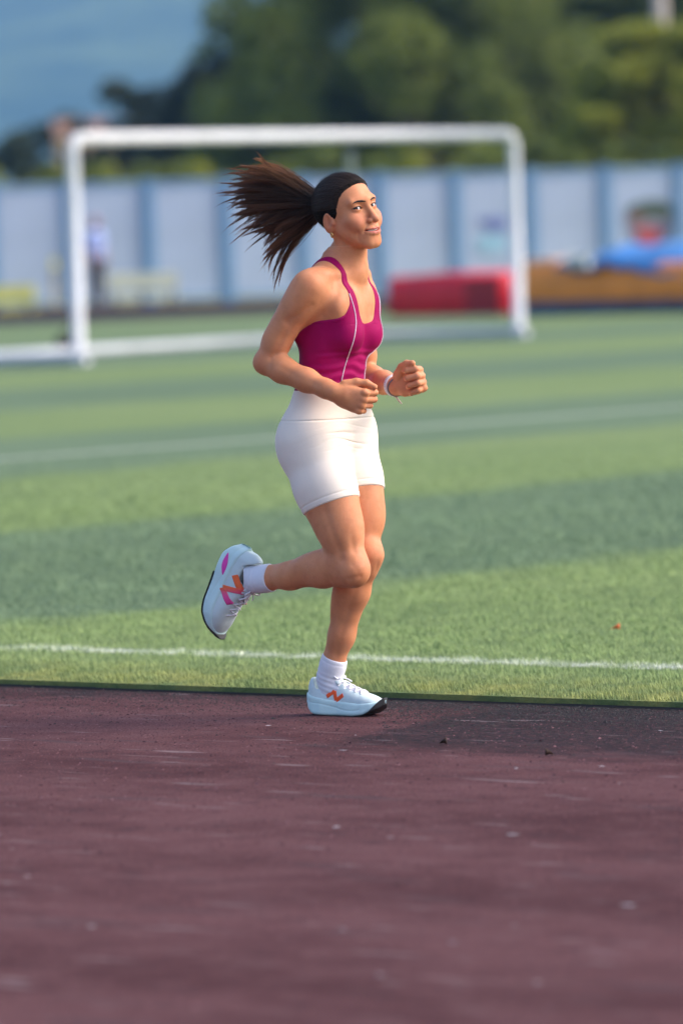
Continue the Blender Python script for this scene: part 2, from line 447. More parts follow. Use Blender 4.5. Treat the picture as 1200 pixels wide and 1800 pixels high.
# ------------------------------------------------------------------ goal
goal = empty('football_goal', GL, 0); tag(goal, 'white metal portable football goal standing on the pitch', 'goal')
MT['goalwhite'] = simple('goal_paint', (.68, .69, .71), .4, .06, 3)
GD = 2.4
GR = ground(912, 592, TURF_Z); GV = GR - GL; GWID = float(np.linalg.norm(GV)); GV = GV / GWID; print('goal width', GWID)
back = np.array([-GV[1], GV[0], 0])                  # away from the pitch
def gp(a, b, z): return np.array([0, 0, 0]) + GV * a * GWID + back * b * GD + np.array([0, 0, z])
R0 = .066
MT['goalgrey'] = simple('weathered_paint', (.50, .52, .54), .5, .1, 3)
def bar(name, pts, r=R0, n=14):
    q = MB(); q.tube(pts, r, n); return q.build(name, MT['goalgrey' if name in ('base_bar', 'rear_bar', 'rear_post') else 'goalwhite'], goal, True)
H = 2.44
def corner(a, s):
    """rounded top corner: post turning into the crossbar"""
    c = .16; out = [gp(a, 0, .0), gp(a, 0, H - c)]
    for q in np.linspace(0, math.pi / 2, 7)[1:]:
        out.append(gp(a, 0, H - c) + GV * s * c * (1 - math.cos(q)) + np.array([0, 0, c * math.sin(q)]))
    return out
bar('post', corner(0, 1)); bar('post', corner(1, -1))
bar('crossbar', [gp(0, 0, H) + GV * .15, gp(1, 0, H) - GV * .15])
for a in (0, 1):
    bar('base_bar', [gp(a, 0.0, .055) - back * .12, gp(a, 1, .055)], .065)
    bar('rear_post', [gp(a, 1, .0), gp(a, 1, H - .12)], .045)
bar('rear_bar', [gp(0, 1, .055), gp(1, 1, .055)], .06)

# dark kit bag left inside the goal
bp = ground(124, 617, TURF_Z); bag = empty('kit_bag', bp, .5); tag(bag, 'small black kit bag on the turf beside the left goal post', 'bag')
q = MB(); G = []
for u_ in np.linspace(-1, 1, 11):
    r_ = .105 * (1 - abs(u_) ** 5 * .45); G.append([(u_ * .17, r_ * 1.05 * math.cos(a_), .105 + r_ * (math.sin(a_) if math.sin(a_) > -.8 else -.98)) for a_ in np.linspace(0, 2 * math.pi, 14, endpoint=False)])
q.quadgrid(G, closed_v=True); q.f.append(tuple(range(14))); q.f.append(tuple(range(140, 154))[::-1]); q.build('body', simple('bag_cloth', (.03, .03, .035), .8), bag, True)
q = MB(); q.tube([(-.09, 0, .20), (-.05, 0, .28), (.05, 0, .28), (.09, 0, .20)], .012, 6); q.build('handle', simple('bag_strap', (.02, .02, .02), .8), bag, True)

# ------------------------------------------------------------------ landing mats behind the goal
def foam(name, pa, pb, Y0, Y1, hgt, mat, label, depth, seam=None, bulge=.03, cat='mat'):
    """block of foam between two photo columns at depths Y0, Y1; front face towards the camera"""
    a = ground(pa, 500); a = px(pa, 500, Y0); b = px(pb, 500, Y1); a[2] = b[2] = 0
    d = b - a; L = np.linalg.norm(d); d /= L; nrm = np.array([-d[1], d[0], 0])
    e = empty(name, a + np.array([0, 0, TURF_Z]), math.atan2(d[1], d[0]))
    tag(e, label, cat)
    rng = np.random.default_rng(int(pa)); q = MB(); na, nb = 24, 14
    ring_ = []
    prof = [(0, 0), (-.02, .1), (-.03, .5), (-.02, .9), (.03, 1.0), (.5, 1.02), (.97, 1.0), (1.02, .9), (1.03, .5), (1.02, .1), (1, 0)]
    G = []
    for i in range(na + 1):
        u = i / na; sag = .03 * math.sin(u * 9 + pa) + rng.normal(0, .008); edge = 1 - .12 * max(0, abs(u - .5) * 2 - .93) / .07
        G.append([(u * L, (v_ - .5) * depth * edge + .5 * depth, max(0, w_) * hgt * (1 + sag) * edge) for v_, w_ in prof])
    q.quadgrid(G); q.f.append(tuple(range(len(prof)))); q.f.append(tuple(range(na * len(prof), (na + 1) * len(prof)))[::-1])
    q.build('cover', mat, e, True)
    return e, L
MT['red'] = simple('red_vinyl', (.66, .008, .022), .45, .12, 2); MT['dred'] = simple('dark_red_vinyl', (.33, .006, .014), .5, .1, 2)
MT['orange'] = simple('orange_vinyl', (.88, .27, .028), .5, .12, 1.5); MT['peach'] = simple('lit_orange_vinyl', (.72, .48, .34), .6, .2, 2)
MT['blue'] = simple('blue_vinyl', (.045, .19, .47), .5, .2, 1.5); MT['navy'] = simple('navy_vinyl', (.03, .06, .12), .6, .2, 2)
e, L = foam('landing_mat', 676, 884, 86.5, 85, .62, MT['red'], 'red foam landing mat lying behind the goal post', 1.6)
q = MB(); q.box((L * .70, -.075, .03), (L * .985, -.048, .56)); q.build('side_flap', MT['dred'], e, bevel=.01)
q = MB(); q.box((-.02, .02, -.005), (L + .02, 1.58, .02)); q.build('base_sheet', simple('tan_base', (.34, .18, .09), .8), e)
e, L = foam('landing_mat', 905, 1400, 84.0, 80.0, .76, MT['orange'], 'long orange foam landing mat half covered by a blue sheet', 2.2)
q = MB(); q.box((.1, -.09, -.0), (L, 2.2, .20)); q.build('base_section', MT['navy'], e, bevel=.03)
q = MB(); q.box((.14, .03, .60), (.78, 1.2, .83)); q.build('lit_top', MT['peach'], e, bevel=.05)  # added pale slab: the light on the mat's top face put into colour
def tarp():
    a = px(985, 470, 83.2); a[2] = 0; b = px(1420, 470, 80.2); b[2] = 0
    d = b - a; L = np.linalg.norm(d); d /= L; n = np.array([-d[1], d[0], 0]); G = []
    for i in range(60):
        u = i / 59
        top = .86 + .05 * math.sin(u * 6 + .5) + .14 * min(1, u * 5)
        lip = .76 - .20 * math.sin(min(1, max(0, (u - .26) / .55)) * math.pi) ** 2 - .02 * math.sin(u * 23) + .03 * math.sin(u * 41)
        row = []
        for j in range(18):
            v_ = j / 17; y = -.16 + 2.3 * v_
            z = lip + (top - lip) * min(1, v_ * 3.2) ** .6 + .02 * math.sin(u * 31 + v_ * 9) + .02 * math.sin(u * 67 + 5 * v_)
            if v_ > .75: z -= (v_ - .75) * 1.5
            row.append(a + d * u * L + n * y + np.array([0, 0, z - .03]))
        G.append(row)
    q = MB(); q.quadgrid(G); o = q.build('cover_sheet', MT['blue'], None, True)
    md = o.modifiers.new('thick', 'SOLIDIFY'); md.thickness = .06
    tag(o, 'crumpled blue plastic sheet thrown over the orange landing mat', 'tarpaulin')
    p = a + d * .28 + np.array([0, 0, .80]) - n * .1
    q = MB(); q.tube([p + d * .0, p + d * .36], .115, 16); o = q.build('rolled_cloth', simple('pale_roll', (.50, .54, .52), .7, .2, 8), None, True)
    tag(o, 'small pale rolled cloth resting at the end of the blue sheet', 'cloth')
tarp()

# ------------------------------------------------------------------ things along the foot of the wall
def bench_bar(xa, xb, y, hgt, mat, label, Y, name='barrier_board'):
    a = px(xa, y, Y); b = px(xb, y, Y); a[2] = b[2] = 0; d = b - a; L = np.linalg.norm(d)
    e = empty(name, a, math.atan2(d[1], d[0])); tag(e, label, 'barrier')
    q = MB(); q.box((0, -.03, hgt - .3), (L, .03, hgt)); q.build('board', mat, e, bevel=.01)
    q = MB(); q.box((0, -.02, hgt - .52), (L, .02, hgt - .40)); q.build('lower_rail', mat, e, bevel=.01)
    for u in (.08, .5, .92):
        q = MB(); q.box((u * L - .04, -.25, -.02), (u * L + .04, .25, .05)); q.box((u * L - .03, -.022, .05), (u * L + .03, .022, hgt - .03)); q.build('leg', MT['navy'], e)
MT['cream'] = simple('cream_board', (.85, .83, .55), .6, .1, 2); MT['yellow'] = simple('yellow_board', (.80, .74, .16), .6, .15, 2)
bench_bar(188, 312, 490, .62, MT['cream'], 'low cream board barrier standing before the blue fence', 109.5)
bench_bar(-80, 62, 505, .48, MT['yellow'], 'low yellow board barrier at the foot of the blue fence', 107)
o = empty('marker_post', px(96, 500, 108) * np.array([1, 1, 0])); tag(o, 'short tan marker post in front of the blue fence', 'post')
q = MB(); q.tube([(0, 0, 0), (0, 0, .85)], .045, 10); q.build('pole', simple('tan_paint', (.48, .40, .22), .6), o, True)
q = MB(); q.tube([(0, 0, .8), (0, 0, .98)], [.06, .05], 10); q.build('cap', MT['yellow'], o, True)
q = MB(); q.tube([(0, 0, 0), (0, 0, .06)], .14, 12); q.build('base', MT['navy'], o)

# ------------------------------------------------------------------ trees beyond the wall
def m_leaf(name, a, b):
    t = NT(name); tone = t.attr('tone').outputs['Fac']
    rnd = t.n('ObjectInfo').outputs['Random']
    c = t.mix(tone, a, b); c = t.mix(t.math('MULTIPLY', rnd, .2), c, (.05, .11, .04))
    t.base(c).rough(.55).spec(.3)
    tr = t.n('BsdfTranslucent'); t.l(c, tr.inputs[0]); mx = t.n('MixShader'); mx.inputs[0].default_value = .5
    t.l(t.p.outputs[0], mx.inputs[1]); t.l(tr.outputs[0], mx.inputs[2]); t.l(mx.outputs[0], t.t.nodes['Material Output'].inputs[0])
    return t.m
LEAF = {'dark': m_leaf('dark_leaf', (.085, .12, .030), (.24, .285, .065)),
        'mid': m_leaf('mid_leaf', (.10, .14, .026), (.30, .335, .055)),
        'bright': m_leaf('bright_leaf', (.17, .20, .025), (.44, .45, .06)),
        'grey': m_leaf('grey_leaf', (.04, .055, .040), (.085, .105, .065))}
BARK = simple('bark', (.10, .075, .055), .9, .3, 5)
def crown_mesh(name, seed, R, z0, z1, nclump, nleaf, leaf, droop=0.):
    rng = np.random.default_rng(seed); V = []; tone = []
    H = z1 - z0; C = []
    while len(C) < nclump:
        q = rng.uniform(-1, 1, 3)
        if np.dot(q, q) < 1 and np.dot(q, q) > .15: C.append(q)
    for q in C:
        prof = 1.0 - .25 * max(0, q[2])
        c = np.array([q[0] * R * prof, q[1] * R * prof, z0 + H * (.5 + .5 * q[2])]); r = rng.uniform(.16, .34) * R
        P = rng.normal(0, 1, (nleaf, 3)); P /= np.linalg.norm(P, axis=1)[:, None]
        P = c + P * (r * rng.uniform(.35, 1.05, nleaf) ** .6)[:, None] * np.array([1, 1, .75]); P[:, 2] -= droop * np.abs(P[:, 0]) * .3
        a = rng.normal(0, 1, (nleaf, 3)); a /= np.linalg.norm(a, axis=1)[:, None]
        b = np.cross(a, rng.normal(0, 1, (nleaf, 3))); b /= np.linalg.norm(b, axis=1)[:, None]
        s = rng.uniform(.6, 1.2, (nleaf, 1)) * leaf
        V.append(np.stack([P - a * s, P - b * s * .45, P + a * s, P + b * s * .45], 1).reshape(-1, 3))
        tone.append(np.repeat(np.clip(rng.normal(.5, .2) + rng.normal(0, .18, nleaf), 0, 1), 4))
    V = np.concatenate(V); F = np.arange(len(V)).reshape(-1, 4)
    return V, F, np.concatenate(tone), C
def trunk_mesh(name, seed, R, z0, z1, base_r):
    rng = np.random.default_rng(seed); q = MB()
    q.tube([(0, 0, -.2), (.05, .02, z0 * .6), (.1, -.05, z0 + (z1 - z0) * .35), (.02, .05, z0 + (z1 - z0) * .8)], [base_r, base_r * .8, base_r * .5, .04], 9)
    for k in range(7):
        a = k * 2.4 + rng.uniform(-.4, .4); zz = z0 + (z1 - z0) * rng.uniform(.0, .5); l = R * rng.uniform(.55, .85)
        q.tube([(.05, 0, zz - .3), (math.cos(a) * l * .5, math.sin(a) * l * .5, zz + l * .3), (math.cos(a) * l, math.sin(a) * l, zz + l * .7)], [base_r * .45, base_r * .28, .03], 6)
    return q.mesh(name, BARK, True)
KINDS = {}
def tree_kind(key, mat, seed, R, z0, z1, nc, nl, leaf, base_r, droop=0):
    V, F, tone, C = crown_mesh(key, seed, R, z0, z1, nc, nl, leaf, droop)
    KINDS[key] = (trunk_mesh('trunk', seed, R, z0, z1, base_r), np_mesh('crown', V, F, LEAF[mat], False, {'tone': tone}))
tree_kind('big_dark', 'dark', 1, 4.2, 1.5, 12, 70, 190, .20, .32)
tree_kind('big_mid', 'mid', 2, 3.9, 1.5, 11, 64, 190, .19, .30)
tree_kind('small_grey', 'grey', 3, 1.5, 1.0, 5.2, 26, 170, .14, .14)
tree_kind('bright', 'bright', 4, 1.75, 1.4, 6.2, 62, 230, .15, .13, .5)
tree_kind('shrub_mid', 'mid', 5, 1.15, .3, 3.3, 20, 150, .11, .07)
tree_kind('shrub_dark', 'dark', 6, 1.15, .3, 3.1, 20, 150, .11, .07)
tree_kind('shrub_bright', 'bright', 7, 1.0, .3, 2.9, 18, 150, .10, .07)
def tree(name, key, xp, Y, sc, label, cat, group, rz=0., sx=1.):
    p = px(xp, 400, Y); e = empty(name, (p[0], p[1], -.03), rz); e.scale = (sc * sx, sc * sx, sc); tag(e, label, cat, group)
    t_, c_ = KINDS[key]; add('trunk', t_, e); add('crown', c_, e)
G1 = 'tall dark trees beyond the fence'
for i, (xp, Y, sc, sx) in enumerate([(640, 158, .98, 1), (800, 150, 1.0, 1.1), (960, 160, 1.05, 1), (1110, 168, 1.02, 1.1), (1290, 160, 1.0, 1), (880, 178, 1.1, 1.2)]):
    tree('dark_tree', 'big_dark', xp, Y, sc, 'tall dark green tree in the grove beyond the fence', 'tree', G1, i * 1.3, sx)
G2 = 'mid green trees beyond the fence'
for i, (xp, Y, sc) in enumerate([(505, 152, .60), (648, 149, .90), (740, 145, .62)]):
    tree('leafy_tree', 'big_mid', xp, Y, sc, ('smallest mid green rounded tree, beside the thin grey green tree', 'tallest mid green rounded tree, standing among the dark grove', 'low mid green rounded tree in front of the tallest one')[i], 'tree', G2, i * 2.1)
for i, (xp, Y, sc, lab) in enumerate([(385, 156, 1.16, 'thin grey green tree beside the mid green rounded trees'), (300, 160, 1.02, 'sparse grey green tree with its crown against the blue mountain'),
                                      (228, 165, 1.08, 'low grey green tree beside the tan house'), (105, 240, 1.2, 'small dark grey tree standing behind the tan house'), (35, 172, .86, 'low grey green tree before the mountain foot')]):
    tree('grey_tree', 'small_grey', xp, Y, sc, lab, 'tree', None, i * 1.7, 1.15)
tree('bright_tree', 'bright', 1160, 126, .92, 'bright yellow green drooping tree in front of the light pole', 'tree', None, .4, 1.4)
G3 = 'shrubs behind the fence'
ks = ['shrub_mid', 'shrub_dark', 'shrub_mid', 'shrub_dark', 'shrub_dark', 'shrub_bright', 'shrub_mid', 'shrub_mid']
for i, xp in enumerate(range(-70, 1330, 62)):
    key = ks[(i * 5 + i // 3) % 8] if xp < 540 else ('shrub_bright' if xp in (798, 736) else ['shrub_mid', 'shrub_dark', 'shrub_dark'][i % 3])
    lab = {'shrub_mid': 'mid green shrub rising above the blue fence', 'shrub_dark': 'dark green shrub rising above the blue fence', 'shrub_bright': 'yellow green shrub rising above the blue fence'}[key]
    tree('shrub', key, xp, 120.5 + (i * 7 % 5) * .9, .98 + .10 * math.sin(i * 2.1), lab, 'shrub', G3 + ', ' + key.split('_')[1] + ' green', i * .9, 1.0)

# low house seen between the trees
hp = px(170, 300, 236); house = empty('house', (hp[0], hp[1], -.03), .1); tag(house, 'small tan rendered house beyond the fence at the mountain foot', 'house')
MT['tan'] = simple('tan_render', (.52, .36, .22), .85, .1, 2); MT['roof'] = simple('clay_roof', (.22, .12, .08), .85, .2, 4)
q = MB(); q.box((-1.6, -1.6, 0), (1.6, 1.6, 5.5)); q.build('wall', MT['tan'], house)
q = MB(); q.v += [(-1.75, -1.8, 5.45), (1.75, -1.8, 5.45), (1.75, 1.8, 5.45), (-1.75, 1.8, 5.45), (-1.75, 0, 6.15), (1.75, 0, 6.15)]
q.f += [(0, 1, 5, 4), (2, 3, 4, 5), (0, 4, 3), (1, 2, 5), (0, 3, 2, 1)]; q.build('roof', MT['roof'], house)
for x in (-.8, .8):
    q = MB(); q.box((x - .4, -1.66, 3.6), (x + .4, -1.6, 4.7)); w_ = q.build('window', simple('window_frame', (.5, .5, .5)), house)
    q = MB(); q.box((x - .33, -1.675, 3.66), (x + .33, -1.662, 4.64)); q.build('pane', simple('window_glass', (.03, .04, .05), .1), w_)
# floodlight pole
pp = px(1160, 60, 134); pole = empty('light_pole', (pp[0], pp[1], -.03)); tag(pole, 'pale concrete light pole rising behind the bright yellow green tree', 'light pole')
q = MB(); q.tube([(0, 0, 0), (0, 0, 14)], [.19, .125], 14); q.build('pole', simple('concrete', (.48, .42, .38), .85, .12, 5), pole, True)
q = MB(); q.box((-.9, -.06, 13.6), (.9, .06, 13.72)); q.build('crossarm', MT['wallpost'], pole)
for x in (-.7, 0, .7):
    q = MB(); q.box((x - .18, -.22, 13.7), (x + .18, .0, 14.05)); q.build('lamp', simple('lamp_housing', (.3, .3, .32), .4), pole, bevel=.02)

# small litter
def leaf_litter(xp, yp, r, mat, name, label, cat, z=0.):
    p = ground(xp, yp, z); rng = np.random.default_rng(int(xp)); q = MB()
    G = []
    for i in range(9):
        u = i / 8; wdt = math.sin(u * math.pi) ** .8 * r * .38
        G.append([(u * 2 * r - r, s_ * wdt, .004 + .012 * (1 - abs(s_)) * math.sin(u * 3) * r / .05 + .02 * abs(s_) * u) for s_ in (-1, -.5, 0, .5, 1)])
    q.quadgrid(G); o = q.build(name, mat, None, True); o.location = p; o.rotation_euler = (0, 0, .4 + xp)
    o.modifiers.new('thick', 'SOLIDIFY').thickness = .0015
    tag(o, label, cat)
dl = simple('dead_leaf', (.05, .028, .02), .7, .3, 30)
leaf_litter(965, 1330, .018, dl, 'dry_leaf', 'dark curled dry leaf on the track beside the black crumb band', 'leaf')
leaf_litter(778, 1310, .013, dl, 'dry_leaf', 'tiny dark dry leaf lying on the black crumb band', 'leaf')
leaf_litter(1080, 1108, .016, simple('orange_leaf', (.75, .16, .05), .6, .2, 30), 'fallen_petal', 'small orange petal lying on the turf past the touchline', 'petal', TURF_Z + .02)

# ------------------------------------------------------------------ implicit-surface modelling for the figures
def smin(a, b, k):
    h = np.clip(.5 + .5 * (b - a) / k, 0, 1); return b * (1 - h) + a * h - k * h * (1 - h)
def smax(a, b, k): return -smin(-a, -b, k)
def A3(p): return np.asarray(p, float)
def unit(v): v = A3(v); return v / np.linalg.norm(v)
def seg(P, a, b, ra, rb):
    a, b = A3(a), A3(b); ab = b - a; L2 = ab @ ab + 1e-12
    x, y, z = P[0] - a[0], P[1] - a[1], P[2] - a[2]
    t = np.clip((x * ab[0] + y * ab[1] + z * ab[2]) / L2, 0, 1)
    return np.sqrt((x - t * ab[0]) ** 2 + (y - t * ab[1]) ** 2 + (z - t * ab[2]) ** 2) - (ra + (rb - ra) * t)
def ell(P, c, r, M=None):
    x, y, z = P[0] - c[0], P[1] - c[1], P[2] - c[2]
    if M is not None:      # rows of M are the local axes
        x, y, z = (M[i][0] * x + M[i][1] * y + M[i][2] * z for i in range(3))
    k0 = np.sqrt((x / r[0]) ** 2 + (y / r[1]) ** 2 + (z / r[2]) ** 2); k1 = np.sqrt((x / r[0] ** 2) ** 2 + (y / r[1] ** 2) ** 2 + (z / r[2] ** 2) ** 2) + 1e-9
    return k0 * (k0 - 1) / k1
class Field:
    def __init__(s, xs, ys, zs):
        s.ax = [np.asarray(a, np.float32) for a in (xs, ys, zs)]
        s.d = np.ones([len(a) for a in s.ax], np.float32)
    def sl(s, lo, hi):
        return tuple(slice(max(0, int(np.searchsorted(a, l)) - 1), int(np.searchsorted(a, h)) + 1) for a, l, h in zip(s.ax, lo, hi))
    def P(s, S):
        return (s.ax[0][S[0]][:, None, None], s.ax[1][S[1]][None, :, None], s.ax[2][S[2]][None, None, :])
    def seg(s, a, b, ra, rb, k=.02):
        a, b = A3(a), A3(b); m_ = max(ra, rb) + k + .02
        S = s.sl(np.minimum(a, b) - m_, np.maximum(a, b) + m_); s.d[S] = smin(s.d[S], seg(s.P(S), a, b, ra, rb), k)
    def ell(s, c, r, M=None, k=.02):
        m_ = max(r) + k + .02; c = A3(c); S = s.sl(c - m_, c + m_); s.d[S] = smin(s.d[S], ell(s.P(S), c, r, M), k)
    def groove(s, pts, depth, wid):
        pts = [A3(p) for p in pts]; m_ = wid * 3 + .01; S = s.sl(np.min(pts, 0) - m_, np.max(pts, 0) + m_); P = s.P(S); q = 9
        for a, b in zip(pts[:-1], pts[1:]): q = np.minimum(q, seg(P, a, b, 0, 0))
        s.d[S] = s.d[S] + depth * np.exp(-(q / wid) ** 2).astype(np.float32)
    def chain(s, pts, rs, k=.01):
        for i in range(len(pts) - 1): s.seg(pts[i], pts[i + 1], rs[i], rs[i + 1], k)
    def like(s):
        return Field(*s.ax)
    def copy(s):
        f = Field.__new__(Field); f.ax = s.ax; f.d = s.d.copy(); return f
    def crop(s, lo, hi):
        S = s.sl(lo, hi); f = Field.__new__(Field); f.ax = [a[q] for a, q in zip(s.ax, S)]; f.d = s.d[S].copy(); f.S = S; return f
def surface(axs, d):
    """surface nets on a (possibly uneven) lattice"""
    s = d < 0; nx, ny, nz = d.shape
    c = s[:-1, :-1, :-1]
    anyc = c.copy(); allc = c.copy()
    for i in (0, 1):
        for j in (0, 1):
            for k in (0, 1):
                if i + j + k:
                    q = s[i:nx - 1 + i, j:ny - 1 + j, k:nz - 1 + k]; anyc |= q; allc &= q
    act = anyc & ~allc; I, J, K = np.nonzero(act)
    lin = (I.astype(np.int64) * (ny - 1) + J) * (nz - 1) + K          # sorted already
    corner = [(i, j, k) for i in (0, 1) for j in (0, 1) for k in (0, 1)]
    val = {c_: d[I + c_[0], J + c_[1], K + c_[2]] for c_ in corner}
    acc = np.zeros((len(I), 3)); cnt = np.zeros(len(I))
    co = lambda c_: np.stack([axs[0][I + c_[0]], axs[1][J + c_[1]], axs[2][K + c_[2]]], 1)
    for a in corner:
        for ax in range(3):
            if a[ax] == 0:
                b = list(a); b[ax] = 1; b = tuple(b); va, vb = val[a], val[b]; m_ = (va < 0) != (vb < 0)
                t = np.where(m_, va / np.where(m_, va - vb, 1), 0)[:, None]
                acc += np.where(m_[:, None], co(a) * (1 - t) + co(b) * t, 0); cnt += m_
    V = acc / cnt[:, None]; F = []
    def idx(i, j, k): return np.searchsorted(lin, (i.astype(np.int64) * (ny - 1) + j) * (nz - 1) + k)
    for ax in range(3):
        o1, o2 = [(1, 2), (2, 0), (0, 1)][ax]
        A = [slice(1, -1)] * 3; A[ax] = slice(0, -1); B = [slice(1, -1)] * 3; B[ax] = slice(1, None)
        e0 = s[tuple(A)]; e1 = s[tuple(B)]; ch = np.nonzero(e0 != e1); out = e0[ch]
        b = [ch[0] + (0 if ax == 0 else 1), ch[1] + (0 if ax == 1 else 1), ch[2] + (0 if ax == 2 else 1)]
        def cell(da, db):
            c_ = [x.copy() for x in b]; c_[o1] -= da; c_[o2] -= db; return idx(*c_)
        q = np.stack([cell(1, 1), cell(0, 1), cell(0, 0), cell(1, 0)], 1)
        q[~out] = q[~out][:, ::-1]; F.append(q)
    return V, np.concatenate(F)
def relax(V, F, it=2, lam=.5):
    e = np.concatenate([F[:, [0, 1]], F[:, [1, 2]], F[:, [2, 3]], F[:, [3, 0]]]); V = V.copy()
    cnt = np.bincount(e.ravel(), minlength=len(V)).astype(float)[:, None]; cnt[cnt == 0] = 1
    for i in range(it):
        for l in (lam, -lam * 1.04):
            s = np.stack([np.bincount(e[:, 0], V[e[:, 1], q], len(V)) + np.bincount(e[:, 1], V[e[:, 0], q], len(V)) for q in range(3)], 1)
            V += l * (s / cnt - V)
    return V
def cull(V, F, keep):
    f = F[keep[F].all(1)]; u, inv = np.unique(f, return_inverse=True); return V[u], inv.reshape(f.shape), u
def axis(*bands):
    """bands: (start, end, step) pieces end to end"""
    out = []
    for a, b, h in bands: out.append(np.linspace(a, b, max(2, int(round((b - a) / h)) + 1))[:-1])
    return np.concatenate(out + [[bands[-1][1]]])

# ------------------------------------------------------------------ the runner
FOOT = ground(606, 1258); YR = float(FOOT[1])
def J(x, y, dy=0.): return px(x, y, YR + dy)
fw, lf, up = ET.copy(), EN.copy(), np.array([0, 0, 1.0])
RSH, REL, RWR = J(545, 503, -.14), J(467, 637, -.09), J(588, 690, -.225)
LSH, LEL, LWR = J(630, 514, .14), J(640, 662, .21), J(697, 679, -.01)
RHIP, RKN, RAN = J(546, 778, -.07), J(619, 999, -.155), J(452, 1021, .085)
LHIP, LKN, LAN = J(606, 765, .075), J(641, 975, -.03), J(579, 1193, .05)
HC = J(611, 372, -.03)                                              # centre of the head
psi, pit, rol = math.radians(43), math.radians(9.5), math.radians(8.5)
hF = np.array([math.sin(psi), -math.cos(psi), 0]); hL = np.array([math.cos(psi), math.sin(psi), 0])
hU = up * math.cos(pit) - hF * math.sin(pit); hF = hF * math.cos(pit) + up * math.sin(pit)
hU, hL = hU * math.cos(rol) - hL * math.sin(rol), hL * math.cos(rol) + hU * math.sin(rol)
HM = np.stack([hL, hF, hU])                                         # rows: left, forward, up
def head_w(l, f, u): return HC + hL * l + hF * f + hU * u

def fine_axis(lo, hi, bands, coarse, fine):
    pts = []; cur = lo
    for a, b in sorted(bands):
        if a > cur: pts.append((cur, a, coarse))
        pts.append((max(a, cur), b, fine)); cur = b
    if cur < hi: pts.append((cur, hi, coarse))
    return axis(*pts)
CO, FI = .0042, .0019
GX = fine_axis(J(420, 800)[0], J(790, 800)[0], [(J(540, 800)[0], J(770, 800)[0])], CO, FI)
GY = fine_axis(YR - .36, YR + .36, [(YR - .30, YR + .10)], CO, FI)
GZ = fine_axis(.03, J(600, 285)[2], [(J(600, 745)[2], J(600, 285)[2])], CO, FI)
base = Field(GX, GY, GZ)

# --- torso: swept sections (photo row, centre column, depth, half width, front, back)
TS = [(858, 583, .0, .045, .035, .045), (835, 580, .0, .100, .065, .075), (805, 578, .0, .146, .082, .092), (770, 577, .0, .158, .090, .094), (735, 577, .0, .147, .092, .090),
      (700, 577, .0, .132, .092, .082), (668, 580, .0, .119, .084, .076), (635, 584, .0, .122, .084, .080), (600, 588, .0, .130, .088, .088), (565, 592, .0, .140, .092, .098),
      (535, 595, .0, .144, .084, .100), (510, 598, .0, .140, .072, .095), (488, 600, .0, .112, .055, .082), (468, 602, .0, .070, .042, .062), (452, 604, .0, .035, .03, .04)]
_z = np.array([J(600, r[0])[2] for r in TS])
def _sm(vals):
    """smooth interpolation table over height"""
    zz = np.linspace(_z[0], _z[-1], 400); v_ = np.interp(zz, _z, vals)
    k = np.hanning(31); k /= k.sum(); return zz, np.convolve(np.pad(v_, 15, 'edge'), k, 'valid')
TX = _sm([J(r[1], r[0])[0] for r in TS]); TY = _sm([YR + r[2] for r in TS]); TW = _sm([r[3] for r in TS]); TF = _sm([r[4] for r in TS]); TB = _sm([r[5] for r in TS])
_A0, _A1 = _a, math.radians(25)
TA = _sm([_A0 if r[0] > 715 else (_A1 if r[0] < 610 else _A1 + (_A0 - _A1) * (r[0] - 610) / 105) for r in TS])
def tax(z):
    a = np.interp(z, *TA); c_, s_ = math.cos(a), math.sin(a); return np.array([s_, c_, 0]), np.array([c_, -s_, 0])   # left, forward
def torso_uv(P):
    z = P[2]; I = lambda T: np.interp(z, T[0], T[1]).astype(np.float32)
    cx, cy = I(TX), I(TY); dx, dy = P[0] - cx, P[1] - cy
    a = I(TA); ca, sa = np.cos(a), np.sin(a)
    return dx * sa + dy * ca, dx * ca - dy * sa, I
def torso_d(P):
    u, v, I = torso_uv(P); w_, f_, b_ = I(TW), I(TF), I(TB)
    dd = np.where(v > 0, f_, b_); n = 2.25
    q = ((np.abs(u) / w_) ** n + (np.abs(v) / dd) ** n) ** (1 / n) + 1e-6; r = np.sqrt(u * u + v * v)
    d = r * (1 - 1 / q); z = P[2]
    return np.maximum(d, np.maximum(z - _z[-1], _z[0] - z)).astype(np.float32)
def tpt(row, u, v):
    """torso-local point"""
    z = J(600, row)[2]; return np.array([np.interp(z, *TX), np.interp(z, *TY), z]) + tax(z)[0] * u + tax(z)[1] * v
torso = base.copy(); S = torso.sl((GX[0], GY[0], _z[0] - .03), (GX[-1], GY[-1], _z[-1] + .03))
torso.d[S] = torso_d(torso.P(S))
MF = np.stack([lf, fw, up]); MC = np.stack([*tax(zc_chest := J(600, 560)[2]), up])
for s in (-1, 1):
    torso.ell(tpt(588, s * .064, .062), (.058, .052, .056), MC, .022)     # bust
    torso.ell(tpt(776, s * .068, -.034), (.074, .060, .085), MF, .05)    # seat
    torso.seg(tpt(488, s * .018, .050), tpt(480, s * .135, .015), .008, .010, .025)    # collar bone
    torso.seg(tpt(462, s * .022, -.026), tpt(491, s * .115, -.022), .022, .030, .045)   # trapezius
    torso.seg(tpt(455, s * .012, -.004), tpt(484, s * .080, -.018), .024, .027, .05)
    torso.ell(tpt(545, s * .095, -.075), (.055, .03, .085), MC, .04)     # shoulder blade
    torso.ell(tpt(540, s * .085, .055), (.055, .03, .05), MC, .04)       # chest muscle
NB = tpt(470, 0, .028)
